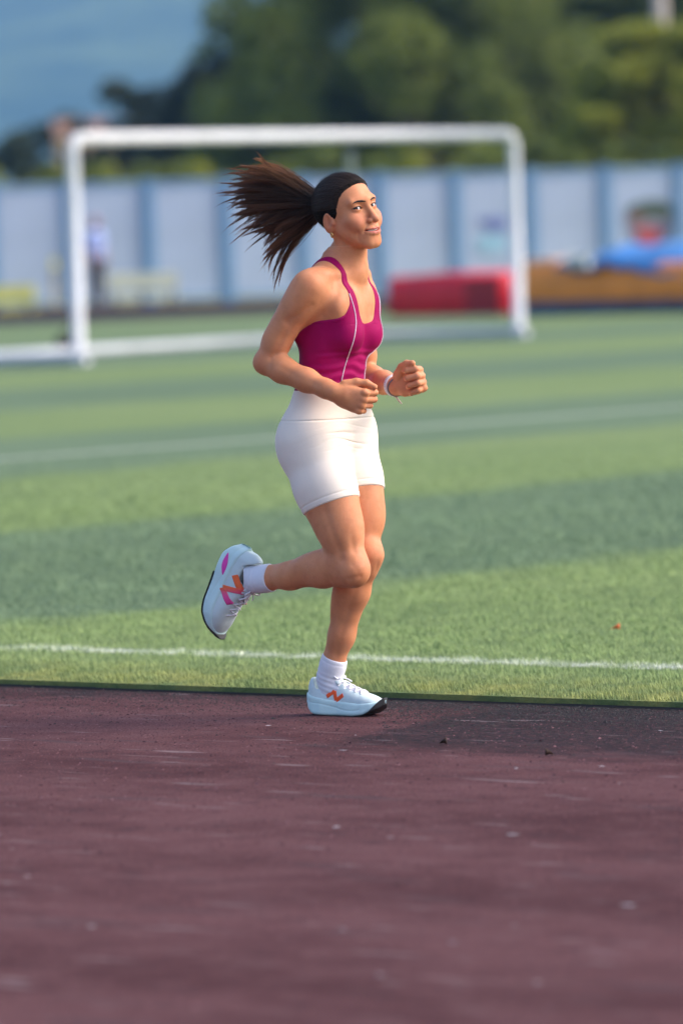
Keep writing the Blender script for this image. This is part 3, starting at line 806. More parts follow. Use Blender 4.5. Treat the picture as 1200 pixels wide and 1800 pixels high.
# --- legs
def leg(hip, kn, an, toe, backdir, kback, zs_):
    f = base.copy(); th = kn - hip; sh = an - kn
    f.chain([hip, hip + th * .35, hip + th * .7, kn], [.086, .079, .060, .046], .03)
    f.ell(hip + th * .45 - backdir * .028, (.055, .055, .13), np.stack([lf, np.cross(unit(th), lf), unit(th)]), .04)
    f.ell(hip + th * .36 + backdir * .034, (.060, .05, .15), np.stack([lf, np.cross(unit(th), lf), unit(th)]), .04)
    f.seg(kn - kback * .02, kn + sh * .12 - kback * .022, .031, .025, .03)          # knee cap
    f.chain([kn, kn + sh * .3, kn + sh * .65, kn + sh * .9, an], [.044, .0415, .0345, .029, .029], .03)
    M = np.stack([lf, np.cross(unit(sh), lf), unit(sh)])
    f.ell(kn + sh * .27 + kback * .030 + lf * .012, (.029, .029, .105), M, .035)      # calf
    f.ell(kn + sh * .25 + kback * .028 - lf * .014, (.028, .028, .100), M, .035)
    f.seg(kn + sh * .6 + kback * .026, an + kback * .03, .013, .011, .02)            # tendon
    f.seg(an, an - zs_ * .045 - toe * .005, .029, .024, .02); f.seg(an - zs_ * .03 + toe * .01, an - zs_ * .052 + toe * .12, .026, .014, .02)
    return f
def axes_from(x, zhint):
    x = unit(x); z = unit(A3(zhint) - x * (A3(zhint) @ x)); return x, np.cross(z, x), z
_ly = math.radians(34); LSx, LSy, LSz = axes_from((math.cos(_ly), -math.sin(_ly), .0), (0, 0, 1))
RSx, RSy, RSz = axes_from(-.90 * up - .34 * fw - .05 * lf, fw * .95 - up * .3 - lf * .10)
rb = unit(np.cross(lf, RKN - RAN)); rb = rb if rb @ up > 0 else -rb
lb = -fw
RB = unit(-fw + up * .15); LB_ = unit(-fw)
legR = leg(RHIP, RKN, RAN, RSx, RB, unit(rb + (-fw) * .2), RSz); legL = leg(LHIP, LKN, LAN, LSx, LB_, LB_, LSz)
cn_ = np.array([0, -1.0, 0]); rt_ = RKN - RHIP; rs_ = RAN - RKN; ls_ = LAN - LKN; xr = np.array([1.0, 0, 0])
legR.groove([RHIP + rt_ * .50 + cn_ * .066 - xr * .018, RHIP + rt_ * .75 + cn_ * .056 - xr * .020, RHIP + rt_ * .92 + cn_ * .046 - xr * .022], .0030, .012)     # outer thigh
legR.groove([RHIP + rt_ * .62 + cn_ * .058 + xr * .030, RHIP + rt_ * .86 + cn_ * .048 + xr * .022], .0022, .010)
legR.groove([RKN + cn_ * .046 - xr * .012 - up * .030, RKN + cn_ * .045 + xr * .004 - up * .022, RKN + cn_ * .042 + xr * .020 - up * .020], .0026, .007)      # under the knee cap
legR.groove([RKN + cn_ * .045 + xr * .000 + up * .012, RKN + cn_ * .045 + xr * .014 - up * .006], .0018, .007)
legR.groove([RKN + rs_ * .22 + cn_ * .042 + up * .004, RKN + rs_ * .5 + cn_ * .038 + up * .006, RKN + rs_ * .75 + cn_ * .030], .0020, .010)
legL.groove([LKN + ls_ * .12 + cn_ * .040 + xr * .002, LKN + ls_ * .45 + cn_ * .038 - xr * .004, LKN + ls_ * .8 + cn_ * .028 - xr * .002], .0024, .010)
legL.groove([LKN + cn_ * .034 + xr * .032 - up * .02, LKN + cn_ * .03 + xr * .034 - up * .045], .0020, .008)
# --- arms
def arm(sh, el, wr, bk):
    f = base.copy(); ua = el - sh; fa = wr - el
    f.chain([sh, sh + ua * .3, sh + ua * .75, el], [.047, .042, .0375, .0325], .02)
    f.ell(sh + ua * .12, (.049, .049, .066), np.stack([unit(np.cross(ua, fa)), np.cross(unit(ua), unit(np.cross(ua, fa))), unit(ua)]), .03)
    f.ell(sh + ua * .5 + bk * .016, (.034, .032, .085), np.stack([unit(np.cross(ua, fa)), np.cross(unit(ua), unit(np.cross(ua, fa))), unit(ua)]), .03)
    f.seg(el, el + bk * .004, .022, .016, .02)
    f.chain([el, el + fa * .25, el + fa * .6, el + fa * .88, wr], [.0325, .0370, .0325, .0255, .0245], .02)
    return f
armR = arm(RSH, REL, RWR, unit(-fw + .2 * up))
cam_ = np.array([0, -1.0, 0]); ua_ = REL - RSH; fa_ = RWR - REL; un_ = unit(np.cross(unit(ua_), cam_)); un_ = un_ if un_[0] > 0 else -un_
armR.groove([RSH + ua_ * .18 + cam_ * .047 + un_ * .030, RSH + ua_ * .36 + cam_ * .044 + un_ * .010, RSH + ua_ * .48 + cam_ * .042 - un_ * .008], .0030, .010)      # edge of the shoulder muscle
armR.groove([RSH + ua_ * .50 + cam_ * .040 + un_ * .004, RSH + ua_ * .72 + cam_ * .038 + un_ * .006, RSH + ua_ * .92 + cam_ * .034 + un_ * .014], .0022, .009)
armR.groove([REL + unit(fa_) * .020 + cam_ * .030 + up * .022, REL + unit(fa_) * .026 + cam_ * .036 + up * .004], .0016, .006)              # elbow crease
armR.groove([REL + fa_ * .18 + cam_ * .038 + up * .006, REL + fa_ * .5 + cam_ * .034, REL + fa_ * .8 + cam_ * .026], .0016, .008)
armL = arm(LSH, LEL, LWR, unit(-fw))
# --- hands: x towards the knuckles, y towards the thumb, z out of the back of the hand
def hand(f, wr, hx, hy, hz, curl=(72, 88, 58), thumb=((.022, .030, -.012), (.052, .046, -.022), (.080, .045, -.026), (.103, .038, -.024)), spread=1.):
    W = lambda x, y, z: wr + hx * x + hy * y + hz * z
    g = base.like() if False else None
    L = f.crop(wr - .17, wr + .17); n = L.copy(); n.d[:] = 1
    n.seg(W(0, 0, 0), W(.03, 0, 0), .0245, .023, .02)
    for y in (.027, .009, -.009, -.026):
        n.seg(W(.02, y * .6, .0), W(.084, y, .004 if abs(y) < .02 else .0), .0155, .0125, .012)
    n.seg(W(.03, -.022, -.010), W(.065, -.026, -.010), .014, .012, .015)
    for i, y in enumerate((.0285, .0095, -.0095, -.0275)):
        ln = (.042, .046, .043, .034)[i]; a = math.radians(curl[0] + (0, 3, 6, 10)[i]); p = W(.086 - (0, -.003, 0, .006)[i], y, .003)
        rr = (.0098, .0100, .0096, .0086)[i]; seglen = (ln, ln * .62, ln * .5)
        ang = [a, a + math.radians(curl[1]), a + math.radians(curl[1] + curl[2])]
        d_ = n.copy(); d_.d[:] = 1; r0 = rr * 1.1
        for s_ in range(3):
            e = p + (hx * math.cos(ang[s_]) - hz * math.sin(ang[s_])) * seglen[s_] - hy * .0015 * (i - 1.5) * spread
            d_.seg(p, e, r0, rr * (.98, .92, .8)[s_], .003); r0 = rr * (.98, .92, .8)[s_]; p = e
        d_.seg(W(.083, y, .007), W(.088, y, .006), .0095, .009, .006)
        n.d = smin(n.d, d_.d, .0035)
    th = [W(*t) for t in thumb]; d_ = n.copy(); d_.d[:] = 1
    d_.chain(th, [.017, .0125, .0108, .0085], .006); n.d = smin(n.d, d_.d, .006)
    f.d[L.S] = smin(f.d[L.S], n.d, .012)
rhx = unit((.93, -.12, -.34)); rhy = unit(up * .95 + rhx * .2 + np.array([0, -.12, 0])); rhy = unit(rhy - rhx * (rhy @ rhx)); rhz = np.cross(rhx, rhy)
if rhz[1] > 0: rhz = -rhz
hand(armR, RWR, rhx, rhy, rhz, (58, 92, 60), ((.022, .028, -.010), (.050, .045, -.016), (.078, .052, -.018), (.104, .049, -.018)))
lhx = unit((.80, -.52, .22)); lhy = unit(up + np.array([-.1, .0, 0])); lhy = unit(lhy - lhx * (lhy @ lhx)); lhz = np.cross(lhx, lhy)
if lhz[1] < 0: lhz = -lhz
hand(armL, LWR, lhx, lhy, lhz, (70, 90, 60), ((.022, .028, -.012), (.048, .048, -.022), (.074, .053, -.034), (.098, .050, -.042)))
# --- head, in its own axes
hb = .175
head = base.crop(HC - hb - np.array([0, 0, .06]), HC + hb); head.d[:] = 1
HX, HY, HZ = (a.astype(np.float32) for a in head.P((slice(None),) * 3))
def hloc(P): 
    dx, dy, dz = P[0] - HC[0], P[1] - HC[1], P[2] - HC[2]
    return [HM[i][0] * dx + HM[i][1] * dy + HM[i][2] * dz for i in range(3)]
hl, hf, hu = [np.asarray(a, np.float32) for a in hloc((HX, HY, HZ))]; ha = np.abs(hl); HP = (ha, hf, hu)
EX, EY, EZ, ER = .0315, .0668, .0, .0132
def head_core():
    d = ell((hl, hf, hu), (0, -.012, .030), (.0735, .096, .080))
    d = smin(d, ell((hl, hf, hu), (0, .022, -.033), (.0585, .066, .079)), .03)
    d = smin(d, seg(HP, (.043, .006, -.047), (.017, .064, -.100), .0175, .015), .03)     # jaw
    d = smin(d, seg(HP, (.0, .0715, -.1065), (.008, .0695, -.1065), .0165, .0152), .018)   # chin
    return d
core = head_core()
d = core.copy()
d = smin(d, ell(HP, (.044, .056, -.030), (.022, .020, .019)), .022)                      # cheek bone
d = smin(d, ell(HP, (.036, .066, -.047), (.017, .016, .017)), .018)                      # lifted cheek of the smile
d = smin(d, seg(HP, (.0, .083, .019), (.043, .069, .020), .0105, .009), .018)            # brow
d = smax(d, -ell(HP, (.0325, .0905, .000), (.019, .013, .012)), .014)                   # eye hollow
d = smin(d, ell((hl, hf, hu), (0, .071, -.071), (.030, .024, .025)), .018)               # mouth mound
d = smin(d, seg((hl, hf, hu), (0, .083, .006), (0, .1015, -.034), .0075, .0095), .010)   # nose
d = smin(d, ell((hl, hf, hu), (0, .1035, -.040), (.0112, .0110, .0100)), .006)
d = smin(d, ell(HP, (.0125, .0935, -.0435), (.0080, .0098, .0080)), .005)
d = smax(d, -ell(HP, (.0070, .1005, -.0512), (.0048, .0070, .0052)), .002)
# lids round the eyes
dl_ = ell(HP, (EX, EY, EZ), (ER + .0030,) * 3)
d = smin(d, np.where(hf > EY - .004, dl_, 1).astype(np.float32), .005)
xe = (ha - EX) / .0172; zup = .0056 * (1 - xe ** 2) + .0014 * xe; zlo = -.0038 * (1 - xe ** 2) + .0014 * xe
opening = np.maximum(np.maximum(hu - EZ - zup, zlo - (hu - EZ)), (EY - .001) - hf)
d = np.maximum(d, -ell(HP, (EX, EY, EZ), (ER + .0002,) * 3)); d = smax(d, -opening, .0008)
# lips and mouth (smiling, corners drawn out and up)
mz = lambda x: -.0725 + 7.0 * x * x
my = lambda x: .0935 - 15.5 * x * x
for x0_, x1_ in ((0, .008), (.008, .016), (.016, .0235), (.0235, .028)):
    tp = lambda x: max(0, 1 - (x / .029) ** 2)
    d = smin(d, seg(HP, (x0_, my(x0_) - .0022, mz(x0_) + .0055 - (.0012 if x0_ == 0 else 0)), (x1_, my(x1_) - .0022, mz(x1_) + .0050 * tp(x1_) ** .6), .0048 * tp(x0_) ** .5 + .001, .0048 * tp(x1_) ** .5 + .001), .0035)
    d = smin(d, seg(HP, (x0_, my(x0_) - .0026, mz(x0_) - .0078), (x1_, my(x1_) - .0026, mz(x1_) - .0074 * tp(x1_) ** .6), .0060 * tp(x0_) ** .5 + .001, .0060 * tp(x1_) ** .5 + .001), .0035)
    d = smax(d, -seg(HP, (x0_, my(x0_) + .001, mz(x0_)), (x1_, my(x1_) + .001, mz(x1_)), .0029 * tp(x0_) ** .5 + .0008, .0029 * tp(x1_) ** .5 + .0008), .002)
    d = smax(d, -seg(HP, (x0_, my(x0_) - .005, mz(x0_)), (x1_, my(x1_) - .005, mz(x1_)), .0028 * tp(x0_) ** .5 + .0008, .0028 * tp(x1_) ** .5 + .0008), .002)
# smile lines: shallow folds beside nose and mouth
def fold(pts, depth, wid):
    global d
    q_ = 1
    for a_, b_ in zip(pts[:-1], pts[1:]): q_ = np.minimum(q_, seg(HP, a_, b_, 0, 0))
    d = d + depth * np.exp(-(q_ / wid) ** 2)
fold([(.0175, .090, -.046), (.0275, .086, -.060), (.0330, .077, -.072)], .0024, .0036)
fold([(.0405, .066, -.064), (.0435, .060, -.080), (.0400, .058, -.090)], .0021, .0042)
fold([(.022, .080, .0105), (.033, .079, .0115), (.044, .071, .009)], .0009, .0018)
d = smax(d, -seg((hl, hf, hu), (0, .0985, -.0520), (0, .0965, -.063), .0016, .0018), .005)    # philtrum
# ears
eM = np.stack([unit((1, .28, -.10)), unit((-.28, 1, -.18)), unit((.05, .2, 1))]); ec = (.0735, -.012, -.020)
e_ = ell(HP, ec, (.0085, .0185, .031), eM)
e_ = smax(e_, -ell(HP, (.0850, -.008, -.014), (.0105, .0120, .0205), eM), .004)
e_ = smin(e_, ell(HP, (.0745, .005, -.024), (.005, .005, .008), eM), .004); e_ = smin(e_, seg(HP, (.0775, -.016, -.002), (.0775, -.019, -.028), .0028, .0026), .003)
d = smin(d, e_, .005)
head.d = d.astype(np.float32)
# neck (blends into head and torso)
neck = base.copy(); nk0 = head_w(0, -.006, -.048)
neck.chain([nk0, nk0 * .5 + NB * .5, NB + up * .0], [.0435, .0415, .046], .02)
for s in (-1, 1):
    neck.seg(head_w(s * .052, -.022, -.045), tpt(476, s * .016, .052), .013, .010, .016)
neck.ell(head_w(0, .035, -.075), (.03, .03, .02), HM, .02)

# --- combine
Zg = GZ[None, None, :]
P0 = base.P((slice(None),) * 3)
def near(c, r0, r1):
    """1 close to c, 0 away"""
    q = np.sqrt((P0[0] - c[0]) ** 2 + (P0[1] - c[1]) ** 2 + (P0[2] - c[2]) ** 2); return np.clip((r1 - q) / (r1 - r0), 0, 1)
lower = Field(*base.ax)
kk = .006 + .045 * np.clip((P0[2] - J(600, 900)[2]) / .12, 0, 1)
lower.d = smin(torso.d, smin(legR.d, legL.d, .012), kk).astype(np.float32)
upper = lower.d; upper = smin(upper, neck.d, .045)
trunk = Field(*base.ax); trunk.d = upper.astype(np.float32)                  # torso, neck and legs: carries the clothes
full = smin(upper, armR.d, (.004 + .040 * near(RSH, .07, .15))); full = smin(full, armL.d, (.004 + .040 * near(LSH, .07, .15)))
hs = head.S; full[hs] = smin(full[hs], head.d, .012)
full = full.astype(np.float32)
V, F = surface(base.ax, full)
V = relax(V, F, 1, .4)
# colour masks in head axes
vl, vf, vu = hloc(V.T); va = np.abs(vl)
inhead = (va < .1) & (np.abs(vf) < .13) & (np.abs(vu) < .13)
zc = -.0725 + 7.0 * va ** 2; tpv = np.clip(1 - (va / .0285) ** 2, 0, 1)
lip = inhead & (vf > .068)
lipm = np.where(lip, np.clip(1.2 - np.maximum(np.abs(vu - (zc - .0015)) - .0100 * tpv ** .6, 0) / .0016, 0, 1) * (tpv > .02), 0)
lipm = np.where(lip, np.clip((.0105 * tpv ** .6 - np.abs(vu - (zc - .0015))) / .002, 0, 1), 0)
blush = np.where(inhead, np.exp(-((va - .043) / .022) ** 2 - ((vu + .036) / .022) ** 2) * (vf > 0) + .8 * np.exp(-((va) / .016) ** 2 - ((vu + .04) / .016) ** 2) * (vf > .08), 0)
blush += np.where(inhead & (va > .068), .6, 0)
for p in (RWR + rhx * .1 - rhz * .02, LWR + lhx * .09 - lhz * .03):
    blush += .55 * np.exp(-(np.linalg.norm(V - p, axis=1) / .035) ** 2)
for p in (REL, RKN, LKN): blush += .35 * np.exp(-(np.linalg.norm(V - p, axis=1) / .05) ** 2)
t = NT('skin'); o_ = t.pos()
c = t.mix(t.ramp(t.noise(o_, 14, 4), .3, .7), (.62, .245, .110), (.68, .285, .140))
c = t.mix(t.ramp(t.noise(o_, 38, 4, .6), .45, .72, 0, .35), c, (.50, .17, .085))
c = t.mix(t.ramp(t.noise(o_, 75, 4, .65), .58, .75, 0, .22), c, (.72, .36, .22))
c = t.mix(t.math('MULTIPLY', t.attr('blush').outputs['Fac'], .40), c, (.56, .17, .12))
c = t.mix(t.ramp(t.noise(o_, 160, 3), .55, .75, 0, .10), c, (.30, .12, .07))
c = t.mix(t.math('MULTIPLY', t.attr('lip').outputs['Fac'], .72), c, (.50, .13, .13))
t.base(c).rough(t.ramp(t.noise(o_, 26, 5, .7), .35, .7, .44, .68)).spec(.28)
t.p.inputs['Subsurface Weight'].default_value = .22; t.p.inputs['Subsurface Radius'].default_value = (.010, .004, .002); t.p.inputs['Subsurface Scale'].default_value = .8
t.bump(t.math('ADD', t.noise(o_, 420, 3), t.math('MULTIPLY', t.noise(o_, 60, 4), 1.2)), .22, .002); MT['skin'] = t.m
runner = empty('person', FOOT); tag(runner, 'person jogging on the track in magenta tank top and white shorts with flying ponytail', 'person')
RI = -FOOT
def radd(name, V_, F_, mat, attrs=None, parent=None):
    o = add(name, np_mesh(name, V_ + RI, F_, mat, True, attrs), parent or runner); return o
body = radd('body', V, F, MT['skin'], {'lip': lipm, 'blush': np.clip(blush, 0, 1)})
print('body verts', len(V))

# ------------------------------------------------------------------ clothes: shells that follow the body
def zrow(r): return float(J(600, r)[2])
def shell(name, fld, lo, hi, off_fn, mat, parent=None, keep_off=-.0032, rel=1, attrs_fn=None):
    c = fld.crop(lo, hi)
    for ax in range(3):                       # refine coarse lattices so that hems come out clean
        a = c.ax[ax]; st_ = np.diff(a)
        if st_.max() > .003:
            new = np.unique(np.concatenate([a, (a[:-1] + a[1:])[st_ > .003] / 2])); i_ = np.clip(np.searchsorted(a, new, 'right') - 1, 0, len(a) - 2)
            w_ = ((new - a[i_]) / (a[i_ + 1] - a[i_])).astype(np.float32); sh_ = [1, 1, 1]; sh_[ax] = -1; w_ = w_.reshape(sh_)
            c.d = np.take(c.d, i_, ax) * (1 - w_) + np.take(c.d, i_ + 1, ax) * w_; c.ax[ax] = new.astype(np.float32)
            c.idx = getattr(c, 'idx', {}); c.idx[ax] = i_
    P = c.P((slice(None),) * 3); off = off_fn(P, c)
    V_, F_ = surface(c.ax, c.d - off.astype(np.float32))
    if rel: V_ = relax(V_, F_, rel, .4)
    # drop what lies under the skin
    ii = [np.clip(np.searchsorted(a, V_[:, i]) - 1, 0, len(a) - 2) for i, a in enumerate(c.ax)]
    o_ = np.broadcast_to(off, c.d.shape)[ii[0], ii[1], ii[2]]
    V_, F_, u = cull(V_, F_, o_ > keep_off)
    return V_, F_
def hfun(pts):
    us = np.array([p[0] for p in pts]); zs = np.array([zrow(p[1]) for p in pts]); g = np.linspace(0, .25, 500); h = np.interp(g, us, zs)
    k = np.hanning(13); k /= k.sum(); h = np.convolve(np.pad(h, 6, 'edge'), k, 'valid'); sl_ = np.gradient(h, g)
    return g, h, np.sqrt(1 + sl_ ** 2)
H_FR = hfun([(0, 565), (.03, 562), (.052, 550), (.068, 528), (.078, 505), (.25, 505)])
H_BK = hfun([(0, 530), (.04, 526), (.08, 512), (.25, 512)])
def _inn():
    rows = (720, 572, 568, 564, 556, 544, 526, 502, 480, 400); zz = np.array([zrow(r) for r in rows]); g = np.linspace(zz[0], zz[-1], 900)
    v_ = np.interp(g, zz, [-.10, -.03, .028, .041, .050, .0565, .064, .0705, .0735, .0735]); k = np.hanning(21); k /= k.sum(); v_ = np.convolve(np.pad(v_, 10, 'edge'), k, 'valid')
    return g, v_, np.sqrt(1 + np.gradient(v_, g) ** 2)
INN = _inn()
def top_g(P):
    """signed distance to the edge of the top: body panel between neckline and armholes, plus the straps"""
    u, v, I = torso_uv(P); a = np.abs(u); z = P[2]
    def g_(T): return (np.interp(a, T[0], T[1]) - z) / np.interp(a, T[0], T[2])
    b = np.clip(v / .03 + .5, 0, 1)
    neckl = g_(H_FR) * b + g_(H_BK) * (1 - b)
    zr = np.array([zrow(r) for r in (720, 580, 566, 552, 535, 515, 490, 470, 400)])
    outer = np.interp(z, zr, [.30, .30, .150, .122, .106, .0980, .0930, .0905, .0905])      # armhole edge
    inner = np.interp(z, INN[0], INN[1]); nrm = np.interp(z, INN[0], INN[2])                # scoop and strap edge
    arm_ = (outer - a) * np.clip(1 - (a - .11) * 14, .35, 1)
    g = np.minimum(np.where(b > .5, (a - inner) / nrm, np.maximum(neckl, a - .0735)), arm_)
    return np.minimum(g, z - zrow(698)), u, v
def top_off(P, c):
    g, u, v = top_g(P); z = P[2]
    o_ = np.clip(g * 1.2, -.005, .0026)
    fold = np.exp(-((z - zrow(652)) / .035) ** 2) * np.sin((z * 210 + 9 * u + 1.5 * np.sin(u * 40))) * .0019 * np.clip(v / .04 + .7, 0, 1)
    fold += np.exp(-((z - zrow(622)) / .014) ** 2) * np.sin((z * 260 + 22 * np.abs(u))) * .0016 * np.clip(v / .03, 0, 1)
    bandg = -.0010 * np.exp(-((g - .012) / .0016) ** 2)
    return np.where(g > .004, o_ + fold + bandg, o_)
def m_cloth(name, c1, c2, scale, rough, sheen, bump, wv=900):
    t = NT(name); o_ = t.pos()
    t.base(t.mix(t.ramp(t.noise(o_, 10, 4), .3, .7), c1, c2)).rough(rough).spec(.10)
    t.p.inputs['Sheen Weight'].default_value = sheen; t.p.inputs['Sheen Roughness'].default_value = .4
    h = t.math('ADD', t.math('MULTIPLY', t.noise(o_, wv, 2), .6), t.noise(t.map(o_, (1, 1, 1)), scale, 3)); t.bump(h, bump, .002); return t.m
MT['magenta'] = m_cloth('magenta_knit', (.27, .0015, .070), (.33, .002, .090), 60, .65, .0, .22)
MT['cream_knit'] = m_cloth('cream_knit', (.88, .78, .67), (.90, .81, .70), 50, .7, .0, .18)
MT['sock_knit'] = m_cloth('white_rib', (.70, .70, .76), (.76, .76, .82), 70, .85, .2, .3)
lo = (GX[0], GY[0], zrow(712)); hi = (GX[-1], GY[-1], zrow(425))
TV, TFc = shell('tank_top', trunk, lo, hi, top_off, None)
top = radd('tank_top', TV, TFc, MT['magenta'])
tbvh = BVHTree.FromPolygons([tuple(p) for p in TV], [tuple(map(int, f)) for f in TFc])
def cast_px(x, y):
    d_ = Vector(FW + RT * (x - 600) / FPX + UP * (900 - y) / FPX).normalized(); return tbvh.ray_cast(Vector(CAM), d_)
def smooth_path(pts, n=60):
    p = np.array(pts, float); s_ = np.r_[0, np.cumsum(np.linalg.norm(np.diff(p, axis=0), axis=1))]; q = np.linspace(0, s_[-1], n)
    out = np.stack([np.interp(q, s_, p[:, i]) for i in range(p.shape[1])], 1)
    k = np.hanning(11); k /= k.sum()
    return np.stack([np.convolve(np.pad(out[:, i], 5, 'edge'), k, 'valid') for i in range(p.shape[1])], 1)
pp_ = smooth_path([(612, 512), (618, 528), (624, 550), (626, 570), (622, 597), (613, 622), (605, 645), (600, 668), (597, 690), (596, 701)])
P1, uz = [], []
for x, y in pp_:
    h_, n_, _, _ = cast_px(x, y)
    if h_ is not None:
        P1.append(np.array(h_) + np.array(n_) * .0008); u_, v_, _ = torso_uv((P1[-1][0], P1[-1][1], P1[-1][2])); uz.append((float(u_), float(P1[-1][2]), float(v_)))
P1 = smooth_path(P1, 70); pipe = simple('white_piping', (.78, .62, .72), .5, .05)
q = MB(); q.tube(P1 + RI, .0016, 8); q.build('piping', pipe, top, True)
P2 = []
for u_, z_, v_ in uz:                                             # the same seam on her left side
    c0 = np.array([np.interp(z_, *TX), np.interp(z_, *TY), z_]); o0 = c0 + tax(z_)[0] * (-u_) + tax(z_)[1] * .4
    h_, n_, _, _ = tbvh.ray_cast(Vector(o0), Vector(-tax(z_)[1]))
    if h_ is not None: P2.append(np.array(h_) + np.array(n_) * .0008)
if len(P2) > 8:
    q = MB(); q.tube(smooth_path(P2, 70) + RI, .0016, 8); q.build('piping', pipe, top, True)

# shorts
RT_, LT_ = RKN - RHIP, LKN - LHIP
def shorts_off(P, c):
    z = P[2]; u, v, I = torso_uv(P)
    a_, b_ = legR.d[c.S], legL.d[c.S]
    for ax, i_ in getattr(c, 'idx', {}).items(): a_, b_ = np.take(a_, i_, ax), np.take(b_, i_, ax)
    r = a_ <= b_
    def tt(h, a): L_ = np.linalg.norm(a); a_ = a / L_; return (P[0] - h[0]) * a_[0] + (P[1] - h[1]) * a_[1] + (P[2] - h[2]) * a_[2]
    gR = .198 - tt(RHIP, RT_) ; gL = .180 - tt(LHIP, LT_)
    hem = np.where(r, gR, gL); g = np.minimum(zrow(682) - z, hem)
    o_ = np.clip(g * 1.6, -.005, .0034)
    am = np.exp(-((u + .035) / .085) ** 2 - ((z - zrow(768)) / .040) ** 2) * np.clip(v / .03, 0, 1)
    ph = z * 270 + 30 * (u + .03) ** 2 * 10 + 2.0 * np.sin(u * 23 + 1) + 1.2 * np.sin(z * 110 + u * 31)
    fold = -.0042 * am * np.clip(np.cos(ph), 0, 1) ** 3 * np.clip(.7 + .5 * np.sin(u * 41 + z * 95), .15, 1)
    fold += -.0022 * np.exp(-((z - zrow(735)) / .0022) ** 2) * (np.abs(u) < .2)
    fold += -.0014 * np.exp(-((hem - .018) / .0022) ** 2)
    cr = np.exp(-((z - zrow(806) - .35 * (u + .05)) / .012) ** 2) * np.clip(v / .03, 0, 1) * np.clip(1 - np.abs(u) / .1, 0, 1); fold += -.003 * cr
    return np.where(g > .003, o_ + fold, o_)
SV, SF = shell('shorts', trunk, (GX[0], GY[0], zrow(915)), (GX[-1], GY[-1], zrow(670)), shorts_off, None)
shorts = radd('shorts', SV, SF, MT['cream_knit'])

# socks
def sock(fld, kn, an, tlow, thigh, nm):
    a = unit(kn - an)
    def off(P, c):
        tt = (P[0] - an[0]) * a[0] + (P[1] - an[1]) * a[1] + (P[2] - an[2]) * a[2]; g = np.minimum(thigh - tt, tt - tlow)
        o_ = np.clip(g * 1.6, -.005, .0026)
        return np.where(g > .003, o_ + .0006 * np.sin(tt * 420) * np.clip((.03 - tt) / .02, 0, 1) - .0008 * np.exp(-((thigh - tt - .012) / .0016) ** 2), o_)
    V_, F_ = shell(nm, fld, an - .13, an + .15, off, None); return radd('sock', V_, F_, MT['sock_knit'])
sock(legR, RKN, RAN, -.06, .058, 'sock'); sock(legL, LKN, LAN, -.075, .066, 'sock')

